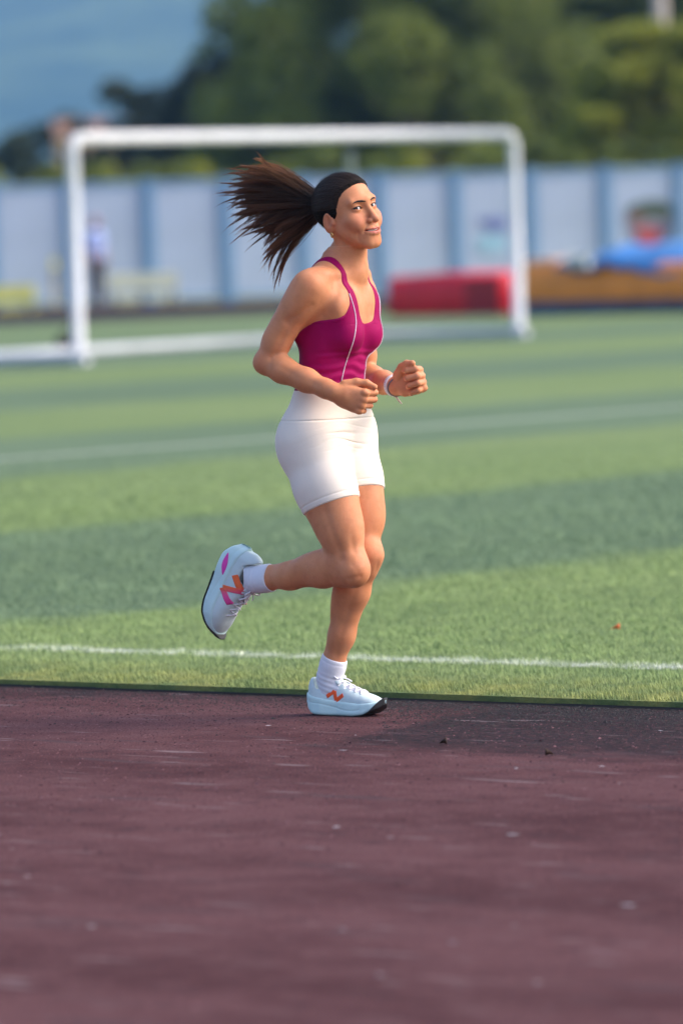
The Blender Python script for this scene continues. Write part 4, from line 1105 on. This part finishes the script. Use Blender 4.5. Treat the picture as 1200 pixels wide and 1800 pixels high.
# ------------------------------------------------------------------ shoes
def shoe(org, X_, Y_, Z_, side, logo, sc=1., zs_=1.):
    """side: +1 when local +y is the outer (lateral) side"""
    xs = np.arange(-.012, .288, .0018); ys = np.arange(-.064, .064, .0018); zs = np.arange(-.012, .135, .0018)
    x, y, z = xs[:, None, None], ys[None, :, None], zs[None, None, :]
    I = lambda a, b: np.interp(x, a, b)
    def sm1(a, b):
        g = np.linspace(-.02, .30, 320); v_ = np.interp(g, a, b); k = np.hanning(25); k /= k.sum(); return np.interp(x, g, np.convolve(np.pad(v_, 12, 'edge'), k, 'valid'))
    kx = [-.01, 0, .02, .06, .12, .18, .215, .245, .262, .274, .285]
    ws = sm1(kx, [.004, .020, .034, .040, .0385, .0455, .047, .040, .030, .016, .002])
    yc = side * sm1([-.01, .06, .12, .2, .28], [0, .001, .005, .004, -.006])
    zb = sm1([-.01, 0, .03, .08, .18, .22, .272, .285], [.030, .016, .002, 0, 0, .004, .026, .036]); zt = sm1([-.01, 0, .03, .08, .14, .2, .25, .285], [.062, .060, .053, .046, .040, .036, .039, .046])
    yy = np.abs(y - yc)
    wav = .003 * np.sin(x * 60 + 1) * (1 - np.abs(z - .02) / .03)
    dsole = smax(smax(yy - (ws + .003 * np.clip((.04 - z) / .04, 0, 1)) + wav * .3, z - zt, .008), zb - z, .010)
    dsole = dsole + .0012 * np.exp(-((z - (zb + .55 * (zt - zb) + .006 * np.sin(x * 28))) / .0022) ** 2) * (x < .21)
    hu_ = sm1([-.01, .005, .022, .05, .075, .10, .125, .16, .2, .235, .262, .28], [.070, .104, .108, .088, .084, .098, .092, .076, .064, .056, .046, .034])
    wu = np.maximum(ws - .0035, .001); z0 = .030; n = 2.5
    q_ = ((yy / wu) ** n + (np.maximum(z - z0, 0) / (hu_ - z0)) ** n) ** (1 / n) + 1e-6; rr = np.sqrt(yy ** 2 + np.maximum(z - z0, 0) ** 2)
    dup = np.maximum(rr * (1 - 1 / q_), z0 - .006 - z); dup = smax(np.maximum(dup, -.002 - x), x - .271, .006)
    opening = np.maximum((np.sqrt(((x - .058) / .042) ** 2 + ((y - yc) / .0285) ** 2) - 1) * .03, (.074 - .10 * np.abs(x - .045)) - z)
    dup = smax(dup, -opening, .005)
    e = np.exp(-(((x - .165) / .055) ** 2)) * np.clip(1 - yy / .02, 0, 1); dup = dup + .0025 * e * (z > .05)       # lace throat
    M_ = np.stack([X_ * sc, Y_ * sc * 1.04, Z_ * sc * zs_])
    obs = {}
    def put(nm, d_, mat, parent):
        V_, F_ = surface([xs, ys, zs], d_.astype(np.float32)); V_ = relax(V_, F_, 1, .4); W_ = org + V_ @ M_; 
        o = radd(nm, W_, F_ if np.linalg.det(M_) > 0 else F_[:, ::-1], mat, None, parent); obs[nm] = (V_, F_); return o
    up_ = put('shoe', dup, MT['shoe_mesh'], None)
    put('midsole', dsole, MT['midsole'], up_)
    dout = smax(smax(smax(yy - ws - .0042, z - (zb + .0008 + .018 * np.clip((x - .243) / .03, 0, 1)), .002), zb - .0022 - z, .003), x - .284, .003)
    put('outsole', np.maximum(dout, .09 - x), MT['black_rubber'], up_)
    bv = BVHTree.FromPolygons([tuple(p) for p in np.concatenate([obs['shoe'][0], obs['midsole'][0]])], [tuple(map(int, f)) for f in np.concatenate([obs['shoe'][1], obs['midsole'][1] + len(obs['shoe'][0])])])
    def wrap(nm, lines, wid, face, mat, off=.0009, taper=None):
        """thick stroke lines in (x, z) pressed onto the shoe side"""
        mb_ = MB()
        for p0, p1 in lines:
            p0, p1 = np.array(p0), np.array(p1); dd = p1 - p0; L = np.linalg.norm(dd); dd /= L; nn = np.array([-dd[1], dd[0]]); G = []
            for i in range(15):
                t_ = i / 14; row = []; wloc = wid * (taper(t_) if taper else 1)
                for j in range(7):
                    c_ = p0 + dd * L * t_ + nn * wloc * (j / 6 - .5)
                    h_, n_, _, _ = bv.ray_cast(Vector((c_[0], face * .1, c_[1])), Vector((0, -face, 0)))
                    hp_ = np.array(h_) + np.array([0, face * off, 0]) if h_ is not None else np.array([c_[0], face * .03, c_[1]])
                    row.append(org + hp_ @ M_ + RI)
                G.append(row)
            mb_.quadgrid(G)
        o = mb_.build(nm, mat, up_, True); md = o.modifiers.new('thick', 'SOLIDIFY'); md.thickness = .0012; return o
    cx, cz, sx, sz, wid, mat = logo
    N = [(-.5, -.10), (-.06, .5), (.06, -.5), (.5, .10)]
    for face in (-1, 1):
        pts_ = [(cx + a * sx, cz + b * sz) for a, b in N]
        wrap('logo', [(pts_[i], pts_[i + 1]) for i in range(3)], wid, face, mat)
    for face in (-1, 1):
        wrap('accent', [((.022, .022), (.088, .030))], .013, face, MT['pink'], taper=lambda t_: .15 + math.sin(t_ * math.pi)) if side * face > 0 else None
    # laces
    mb_ = MB(); W_ = lambda p: org + np.array(p) @ M_ + RI
    for k in range(5):
        xk = .108 + k * .021; zz = float(np.interp(xk, [.1, .125, .16, .2], [.099, .094, .079, .067])) + .001
        for sgn in (-1, 1):
            a_ = [(xk + .010 * s2 * sgn, s2 * .021, zz - .9 * abs(s2) ** 2 * .013 + .002) for s2 in np.linspace(-1, 1, 9)]
            mb_.tube([W_(p) for p in a_], .0021, 6)
    for sgn in (-1, 1):                                        # bow
        b_ = [(.104, 0, .103), (.098 + .0, sgn * .012, .112), (.106, sgn * .027, .112), (.118, sgn * .030, .104), (.114, sgn * .016, .104), (.106, 0, .104)]
        mb_.tube([W_(p) for p in smooth_path(b_, 18)], .0022, 6)
        mb_.tube([W_(p) for p in smooth_path([(.106, 0, .104), (.125, sgn * .014, .104), (.140, sgn * .028, .090)], 10)], .0020, 6)
    mb_.build('lace', MT['lace'], up_, True)
    tg = MB(); G = []
    for i in range(8):
        u_ = i / 7; xx = .088 + .035 * (1 - u_); zz = .090 + .022 * u_
        G.append([W_((xx - .004 * abs(s2) , s2 * .021, zz - .006 * s2 * s2)) for s2 in np.linspace(-1, 1, 7)])
    tg.quadgrid(G); o = tg.build('tongue', MT['shoe_mesh'], up_, True); o.modifiers.new('thick', 'SOLIDIFY').thickness = .005
    return up_
MT['shoe_mesh'] = m_cloth('shoe_mesh', (.58, .70, .71), (.64, .76, .77), 80, .7, .1, .35, 700); MT['midsole'] = simple('midsole_foam', (.58, .78, .78), .5, .05, 12, bump=.1)
MT['black_rubber'] = simple('outsole_rubber', (.02, .02, .022), .6); MT['lace'] = simple('lace', (.74, .72, .78), .8, .06, 40); MT['pink'] = simple('pink_print', (.80, .05, .42), .5, .05)
t = NT('logo_print'); zz_ = t.n('SeparateXYZ'); t.l(t.pos(), zz_.inputs[0])
zl = float(J(600, 1045, .1)[2]); t.base(t.mix(t.ramp(zz_.outputs[2], zl, zl + .035), (.85, .07, .32), (.88, .13, .02))).rough(.5); LOGO_R = t.m
LOGO_L = simple('logo_orange', (.90, .10, .012), .5, .05)
lorg = LAN - LSx * .068; lorg = np.array([lorg[0], lorg[1], .001])
shoe(lorg, LSx, LSy, LSz, 1, (.112, .056, .060, .026, .0115, LOGO_L), .945, 1.10)
shoe(RAN - RSx * .068 - RSz * .136, RSx, RSy, RSz, -1, (.118, .066, .088, .050, .0165, LOGO_R), 1.0, 1.25)

# ------------------------------------------------------------------ head details
def hair_cap():
    c = head; nk = neck.d[head.S]; d_ = smin(core, np.where(hf < .0, nk, 1), .02)
    us = [-.13, -.080, -.070, -.055, -.040, -.030, -.024, -.012, 0, .02, .040, .055, .066, .074, .085, .10, .2]
    ys = [-.25, -.12, -.070, -.050, -.036, -.028, -.004, .012, .023, .030, .040, .051, .064, .078, .10, .2, .3]
    line = np.interp(hu, us, ys) + .0010 * np.sin(ha * 310 + hu * 170) * (ha > .02) + .0008 * np.sin(hl * 900 + 40 * hu) + .0008 * np.sin(hu * 700)
    g = line - hf
    ang = np.arctan2(hl, hu - .042)
    off = np.clip(g * .42 - .0006, -.005, .0060) + np.where(g > .004, .0006 * np.sin(ang * 46 + 3 * np.sin(ang * 9)), 0)
    knot = ell((hl, hf, hu), (0, -.100, .042), (.022, .022, .022))
    f_ = smin(d_ - off, knot, .02)
    V_, F_ = surface(head.ax, f_.astype(np.float32)); V_ = relax(V_, F_, 1, .4)
    l_, f2, u_ = hloc(V_.T); g_ = np.interp(u_, us, ys) - f2
    V_, F_, q_ = cull(V_, F_, (g_ > -.010) & (u_ > -.082))
    l_, f2, u_ = hloc(V_.T); a_ = np.arctan2(l_, u_ - .042); r_ = np.sqrt(l_ ** 2 + (f2 + .1) ** 2 + (u_ - .042) ** 2)
    return radd('hair', V_, F_, MT['hair'], {'ang': a_, 'rad': r_})
t = NT('slick_hair'); cb = t.n('CombineXYZ'); t.l(t.math('MULTIPLY', t.attr('ang').outputs['Fac'], 38), cb.inputs[0]); t.l(t.math('MULTIPLY', t.attr('rad').outputs['Fac'], 14), cb.inputs[1])
n_ = t.noise(cb.outputs[0], 1.6, 5, .7)
t.base(t.mix(t.ramp(n_, .35, .7), (.005, .004, .0038), (.016, .012, .010))).rough(t.ramp(n_, .3, .7, .5, .7)).spec(.06); t.bump(n_, .7, .004); MT['hair'] = t.m
hair = hair_cap()
def combed():
    """fine strands combed back from the hairline to the tie"""
    rng = np.random.default_rng(8); me = hair.data; n = len(me.vertices); co = np.empty(n * 3, np.float32); me.vertices.foreach_get('co', co); co = co.reshape(-1, 3) - RI
    fc = np.empty(len(me.loops), np.int32); me.loops.foreach_get('vertex_index', fc); bv = BVHTree.FromPolygons([tuple(p) for p in co], [tuple(map(int, q)) for q in fc.reshape(-1, 4)])
    l_, f_, u_ = hloc(co.T); us = [-.08, -.070, -.055, -.040, -.030, -.024, -.012, 0, .02, .040, .055, .066, .074, .085, .10, .2]; ys = [-.12, -.070, -.050, -.036, -.028, -.004, .012, .023, .030, .040, .051, .064, .078, .10, .2, .3]
    g_ = np.interp(u_, us, ys) - f_; line = np.nonzero((g_ > -.002) & (g_ < .005) & (f_ > -.06))[0]; ear_ = (np.abs(l_) > .055) & (u_ < .016) & (u_ > -.06) & (f_ > -.045); line = line[~ear_[line]]; rest = np.nonzero((g_ > .004) & (f_ > -.085) & ~ear_)[0]
    pick = np.concatenate([rng.choice(line, 1500), rng.choice(rest, 1100)])
    C0 = head_w(0, -.012, .030); K = head_w(0, -.110, .043); V_, F_, T_ = [], [], []; ns = 12; nb = 0
    for i in pick:
        p = co[i] + rng.normal(0, .0012, 3); a = p - C0; b = K - C0; ra, rb_ = np.linalg.norm(a), np.linalg.norm(b); a /= ra; b = b / rb_; om = math.acos(np.clip(a @ b, -1, 1))
        ln = rng.uniform(.5, 1.0); start = -rng.uniform(0, .006) / max(om * .09, .01); lift = rng.uniform(.0002, .0011); fly = rng.random() < .03; pts = []
        for t_ in np.linspace(start, ln * .96, ns):
            dr = unit((math.sin((1 - t_) * om) * a + math.sin(t_ * om) * b) / math.sin(om)); h_, _, _, _ = bv.ray_cast(Vector(C0 + dr * .3), Vector(-dr), .3)
            if h_ is None: break
            pts.append(np.array(h_) + dr * (lift + (.004 * math.sin(max(0, t_) * 3) if fly else 0)))
        if len(pts) < ns: continue
        C_ = np.array(pts); tang = np.gradient(C_, axis=0); tang /= np.linalg.norm(tang, axis=1)[:, None] + 1e-9; o_ = C_ - C0; o_ /= np.linalg.norm(o_, axis=1)[:, None]; s_ = np.cross(tang, o_)
        w_ = (.00055 * np.sin(np.linspace(.12, 3.0, ns)) ** .5)[:, None]
        V_.append(np.stack([C_ - s_ * w_, C_ + o_ * w_ * .8, C_ + s_ * w_], 1).reshape(-1, 3)); ii = np.arange(ns - 1)[:, None] * 3
        for e in range(2): F_.append(nb + np.concatenate([ii + e, ii + e + 1, ii + 4 + e, ii + 3 + e], 1))
        tone = rng.uniform(.5, 2.0) * np.array([.022, .0140, .0105]); T_.append(np.tile(tone, (ns * 3, 1))); nb += ns * 3
    o = radd('combed_strand', np.concatenate(V_), np.concatenate(F_), MT['strand'], {'tint': np.concatenate(T_)}, hair); o['kind'] = 'stuff'
t = NT('combed_hair'); t.base(t.attr('tint').outputs['Color']).rough(.5).spec(.15); MT['strand'] = t.m
combed()
t = NT('tail_hair'); cc = t.attr('tint').outputs['Color']; t.base(cc).rough(.42).spec(.4)
tr = t.n('BsdfTranslucent'); t.l(cc, tr.inputs[0]); mx = t.n('MixShader'); mx.inputs[0].default_value = .25
t.l(t.p.outputs[0], mx.inputs[1]); t.l(tr.outputs[0], mx.inputs[2]); t.l(mx.outputs[0], t.t.nodes['Material Output'].inputs[0]); MT['tail'] = t.m
def ponytail():
    rng = np.random.default_rng(21); B0 = head_w(0, -.108, .044); bx, by = 556, 362
    back = unit(-hF)
    env = [((450, 283), (482, 288)), ((424, 290), (470, 292)), ((408, 301), (462, 302)), ((400, 322), (455, 318)), ((396, 343), (452, 335)), ((404, 360), (455, 350)), ((410, 378), (460, 364)),
           ((422, 398), (468, 382)), ((440, 415), (478, 396)), ((450, 436), (484, 408)), ((455, 446), (488, 412)), ((476, 458), (496, 420)), ((486, 478), (498, 428)), ((494, 474), (504, 432))]
    wts = [1, 1.1, 1.2, 1.3, 1.3, 1.3, 1.3, 1.2, 1.1, .9, .7, .45, .35, .25]
    cw = np.cumsum(wts) / np.sum(wts); V_, F_, T_ = [], [], []; ns = 15; nb = 0
    for lock in range(120):
        s_ = (lock + rng.random()) / 120; k = min(int(np.searchsorted(cw, s_)), len(cw) - 1); lo_ = cw[k - 1] if k else 0; fr = np.clip(k + (s_ - lo_) / (cw[k] - lo_) - .5, 0, len(env) - 1.001)
        i = int(fr); w_ = fr - i; a0 = fr / (len(env) - 1)
        tip = (1 - w_) * np.array(env[i][0]) + w_ * np.array(env[i + 1][0]); mid = (1 - w_) * np.array(env[i][1]) + w_ * np.array(env[i + 1][1])
        short = (rng.random() ** 2.2) * .45 * (1 - .7 * (a0 > .78)); tip = tip + (np.array([bx, by]) - tip) * short + rng.normal(0, 5, 2); mid = mid + rng.normal(0, 6, 2) + np.array([0, -6 * math.sin(a0 * 3.1)])
        dep = rng.normal(.0, .030); D_tip = .145 + dep; D_mid = .095 + dep * .7
        p0 = B0 + hL * rng.normal(0, .012) + hU * (.019 * (1 - 2 * a0) + rng.normal(0, .003)); p3 = J(tip[0], tip[1], B0[1] - YR + D_tip); p2 = J(mid[0], mid[1], B0[1] - YR + D_mid)
        p1 = p0 + back * .036 + hU * .026 * (1 - 2 * a0) + hL * rng.normal(0, .012)
        curl = rng.normal(0, 1, 3) * np.array([.010, .014, .014]); wav = rng.uniform(3.2, 5.2); nst = int(rng.integers(20, 56)); lw = rng.uniform(.0025, .0075)
        orange = np.clip(1 - fr / 3.2, 0, 1); tone = rng.uniform(.55, 1.45); tipf = rng.uniform(.05, .30)  # orange: backlight glowing through the top locks, put into their tip colour
        for q in range(nst):
            stray = rng.random() < .04
            o1 = rng.normal(0, 1, 3) * lw * (1.7 if stray else 1); ext = rng.normal(0, .05); t_ = np.linspace(0, 1 + ext, ns)[:, None]; tc = np.clip(t_, 0, 1)
            C_ = (1 - t_) ** 3 * (p0 + o1 * .5) + 3 * (1 - t_) ** 2 * t_ * p1 + 3 * (1 - t_) * t_ ** 2 * p2 + t_ ** 3 * p3
            C_ = C_ + o1 * (np.sin(tc * 3.1) * 1.0 + tipf * tc ** 2) + curl * np.sin(t_ * wav) * t_ ** 1.5 + rng.normal(0, .0011, 3) * np.sin(t_ * rng.uniform(4, 9)) * t_
            tang = np.gradient(C_, axis=0); tang /= np.linalg.norm(tang, axis=1)[:, None] + 1e-9
            a_ = np.cross(tang, [0.3, .9, .2]); a_ /= np.linalg.norm(a_, axis=1)[:, None]; b_ = np.cross(tang, a_)
            r_ = (.00090 * (1 - .80 * tc ** 1.5)) * rng.uniform(.7, 1.25)
            ringv = [C_ + r_ * (math.cos(z_) * a_ + math.sin(z_) * b_) for z_ in (0, 2.094, 4.189)]
            V_.append(np.stack(ringv, 1).reshape(-1, 3))
            ii = np.arange(ns - 1)[:, None] * 3
            for e in range(3): F_.append(nb + np.concatenate([ii + e, ii + (e + 1) % 3, ii + 3 + (e + 1) % 3, ii + 3 + e], 1))
            tipc = np.array([.27, .118, .060]) * (1 - orange) + np.array([.46, .20, .065]) * orange
            colr = (np.array([.034, .019, .0130]) * (1 - tc ** 1.5) + tipc * tc ** 1.5) * tone * rng.uniform(.75, 1.3)
            T_.append(np.repeat(colr, 3, 0)); nb += ns * 3
    V_, F_, T_ = np.concatenate(V_), np.concatenate(F_), np.concatenate(T_)
    return radd('ponytail', V_, F_, MT['tail'], {'tint': T_}, hair)
ponytail()
q = MB(); q.tube([head_w(.0 + .021 * math.cos(a), -.112, .044 + .021 * math.sin(a)) + RI for a in np.linspace(0, 2 * math.pi, 20)], .0045, 8, caps=False); q.build('hair_tie', simple('hair_tie', (.006, .006, .006), .7), hair, True)

# eyes
t = NT('eyeball'); ob = t.obj(); sp = t.n('SeparateXYZ'); t.l(ob, sp.inputs[0])
r2 = t.math('SQRT', t.math('ADD', t.math('POWER', sp.outputs[0], 2.), t.math('POWER', sp.outputs[1], 2.)))
c = t.mix(t.ramp(r2, .0066, .0073), (.030, .014, .008), (.56, .52, .50)); c = t.mix(t.ramp(r2, .0023, .0028), (.002, .002, .002), c); t.base(c).rough(.08).spec(.6); MT['eye'] = t.m
bm = bmesh.new(); bmesh.ops.create_uvsphere(bm, u_segments=32, v_segments=24, radius=ER); eme = bpy.data.meshes.new('eyeball'); bm.to_mesh(eme); bm.free(); eme.materials.append(MT['eye'])
eme.polygons.foreach_set('use_smooth', [True] * len(eme.polygons))
for s in (-1, 1):
    ctr = head_w(s * EX, EY, EZ); o = add('eyeball', eme, runner, ctr + RI)
    o.rotation_euler = (Vector(CAM + np.array([.9, 0, .3]) - ctr)).to_track_quat('Z', 'Y').to_euler()
lash = simple('lash', (.006, .004, .004), .6)
for s in (-1, 1):
    pts_ = []
    for xe_ in np.linspace(-.95, 1.05, 15):
        z_ = .0056 * (1 - xe_ ** 2) + .0014 * xe_; x_ = xe_ * .0172; rr_ = ER + .0029; y_ = math.sqrt(max(1e-9, rr_ ** 2 - min(rr_ ** 2 * .98, x_ ** 2 + z_ ** 2)))
        pts_.append(head_w(s * (EX + x_), EY + y_, EZ + z_) + RI)
    q = MB(); q.tube(pts_, [.0005] + [.0010] * 13 + [.0007], 6); q.build('eyelash', lash, runner, True)
# eyebrows
def brows():
    hfull = full[head.S]; cx_ = np.array([.0095, .020, .032, .043, .0510]); cz_ = np.array([.0150, .0178, .0200, .0190, .0140]); th = np.array([.0014, .0030, .0028, .0019, .0006])
    zc_ = np.interp(ha, cx_, cz_); tk = np.interp(ha, cx_, th); g = np.minimum(tk - np.abs(hu - zc_), np.minimum(ha - .0090, .0515 - ha)); g = np.where(hf > .03, g, -1)
    off = np.clip(g * .9, -.004, .0009) + np.where(g > 0, .0004 * np.sin(ha * 2600 + hu * 1500), 0)
    V_, F_ = surface(head.ax, (hfull - off).astype(np.float32))
    l_, f2, u_ = hloc(V_.T); a_ = np.abs(l_); g_ = np.minimum(np.interp(a_, cx_, th) - np.abs(u_ - np.interp(a_, cx_, cz_)), np.minimum(a_ - .0090, .0515 - a_))
    V_, F_, _ = cull(V_, F_, (g_ > -.0012) & (f2 > .03) & (a_ < .0505))
    for s in (-1, 1):
        l_ = hloc(V_.T)[0]; v2, f3, _ = cull(V_, F_, l_ * s > 0); radd('eyebrow', v2, f3, simple('brow_hair', (.016, .010, .008), .7, .3, 300))
brows()
# teeth
G = []
for x_ in np.linspace(-.019, .019, 22):
    G.append([head_w(x_, my(x_) - .0052 + .0003 * math.sin(x_ * 1200), mz(x_) + z_) + RI for z_ in (-.0012, .0014, .0046)])
q = MB(); q.quadgrid(G); o = q.build('teeth', simple('tooth', (.55, .50, .45), .3, .03), runner, True); o.modifiers.new('thick', 'SOLIDIFY').thickness = .002
q = MB(); q.quadgrid([[head_w(x_, my(x_) - .0075, mz(x_) + z_) + RI for z_ in (-.006, .006)] for x_ in np.linspace(-.024, .024, 12)]); q.build('mouth_lining', simple('mouth_inside', (.06, .015, .015), .6), runner, True)
# earring
for s in (-1, 1):
    q = MB(); ec_ = lambda a: head_w(s * (.0785 + .002 * math.sin(a)), -.008 + .0062 * math.sin(a), -.0555 + .0068 * math.cos(a)) + RI
    q.tube([ec_(a) for a in np.linspace(0, 2 * math.pi * .97, 22)], .0020, 8); tg_ = NT('gold'); tg_.base((.85, .52, .20)).rough(.22); tg_.p.inputs['Metallic'].default_value = 1; q.build('earring', tg_.m, runner, True)

# bracelets on the left wrist
fa = unit(LWR - LEL); b1 = unit(np.cross(fa, up)); b2 = np.cross(fa, b1)
def wring(c_, r_, tilt=0.): return [c_ + b1 * r_ * math.cos(a) + b2 * r_ * .96 * math.sin(a) + fa * tilt * math.sin(a + .6) for a in np.linspace(0, 2 * math.pi, 40)]
bw = simple('white_bead', (.78, .76, .76), .4, .05, 60); bk = simple('dark_bead', (.03, .025, .03), .4)
c1_ = LWR - fa * .016; q = MB()
for dx in (-.0035, .0035): q.tube([p + RI for p in wring(c1_ + fa * dx, .0305, .004)], .0036, 8, caps=False)
br = q.build('bracelet', bw, runner, True)
bm = bmesh.new()
for p in wring(c1_, .0318, .004)[::1]: bmesh.ops.create_icosphere(bm, subdivisions=1, radius=.0023, matrix=Matrix.Translation(Vector(p + RI)))
me = bpy.data.meshes.new('bead'); bm.to_mesh(me); bm.free(); me.materials.append(bk); o = add('bead', me, br); o['kind'] = 'stuff'
q = MB(); w0 = wring(c1_, .031, .004); low = min(w0, key=lambda p: p[2]); q.tube([low + RI, low + RI + np.array([.008, -.004, -.012]), low + RI + np.array([.018, -.006, -.024])], [.004, .003, .0025], 8); q.build('clasp_cord', simple('cord_end', (.55, .45, .38), .7), br, True)
q = MB(); q.tube([p + RI for p in wring(LWR + fa * .006 + up * -.001, .0285, -.008)], .0026, 8, caps=False); q.build('bracelet', simple('grey_band', (.16, .14, .15), .35), runner, True)

# ------------------------------------------------------------------ the onlooker standing far behind the goal
def onlooker():
    g = px(171, 520, 111.0); g = np.array([g[0], g[1], 0.0]); h = .011
    F_ = Field(np.arange(-.38, .38, h), np.arange(-.3, .3, h), np.arange(-.02, 1.82, h)); c, s = math.cos(.9), math.sin(.9)
    body_ = F_.copy()
    tr_ = F_.copy()
    for x, a in ((-.095, .02), (.095, -.03)):
        body_.chain([(x, 0, .90), (x * 1.05, a, .50), (x * 1.1, -.01, .09)], [.085, .058, .045], .03); body_.seg((x * 1.1, .02, .05), (x * 1.3, -.14, .035), .04, .032, .03)
    body_.chain([(0, 0, .93), (0, .0, 1.12), (0, .01, 1.34)], [.145, .135, .150], .06)
    for sx in (-1, 1):
        body_.seg((sx * .10, .01, 1.39), (sx * .17, .01, 1.40), .06, .055, .05)
        body_.chain([(sx * .19, .01, 1.39), (sx * .235, .02, 1.12), (sx * .21, -.06, .88)], [.055, .042, .033], .02)
        body_.seg((sx * .21, -.06, .88), (sx * .20, -.09, .79), .036, .026, .02)
    body_.seg((0, .01, 1.42), (0, 0, 1.53), .055, .052, .03); body_.ell((0, -.01, 1.635), (.078, .098, .118), None, .02); body_.seg((0, -.105, 1.63), (0, -.118, 1.61), .014, .014, .01)
    V_, Q_ = surface(F_.ax, body_.d)
    R_ = np.array([[c, -s, 0], [s, c, 0], [0, 0, 1]])
    e = empty('person', g); tag(e, 'distant person in light blue shirt and dark trousers standing behind the goal post', 'person')
    def put(nm, v, q, mat): return add(nm, np_mesh(nm, v @ R_.T, q, mat, True), e)
    put('body', V_, Q_, MT['skin_far'])
    P = F_.P((slice(None),) * 3)
    def layer(nm, g_, th, mat):
        off = np.clip(g_ * 1.5, -.03, th) + 0 * P[0] + 0 * P[1]
        v, q = surface(F_.ax, (body_.d - off).astype(np.float32)); l_ = np.interp(v[:, 2], F_.ax[2], np.zeros(len(F_.ax[2])))
        return put(nm, v, q, mat)
    arm_out = np.where(np.abs(P[0]) > .17, P[2] - 1.13, 1)
    layer('shirt', np.minimum(np.minimum(P[2] - .93, 1.49 - P[2]), arm_out), .014, simple('sky_shirt', (.34, .42, .72), .8))
    layer('trousers', np.minimum(np.minimum(P[2] - .10, 1.0 - P[2]), np.where(np.abs(P[0]) > .185, -1., 1.)), .012, simple('dark_trousers', (.045, .04, .045), .8))
    layer('cap', np.minimum(P[2] - 1.66 + .0 * P[1], 1.9 - P[2]), .014, simple('pink_cap', (.45, .26, .33), .7))
    layer('shoe', np.minimum(.085 - P[2], P[2] + .5), .010, simple('grey_shoe', (.3, .3, .3), .7))
MT['skin_far'] = simple('skin_far', (.40, .20, .13), .6, .05)
onlooker()
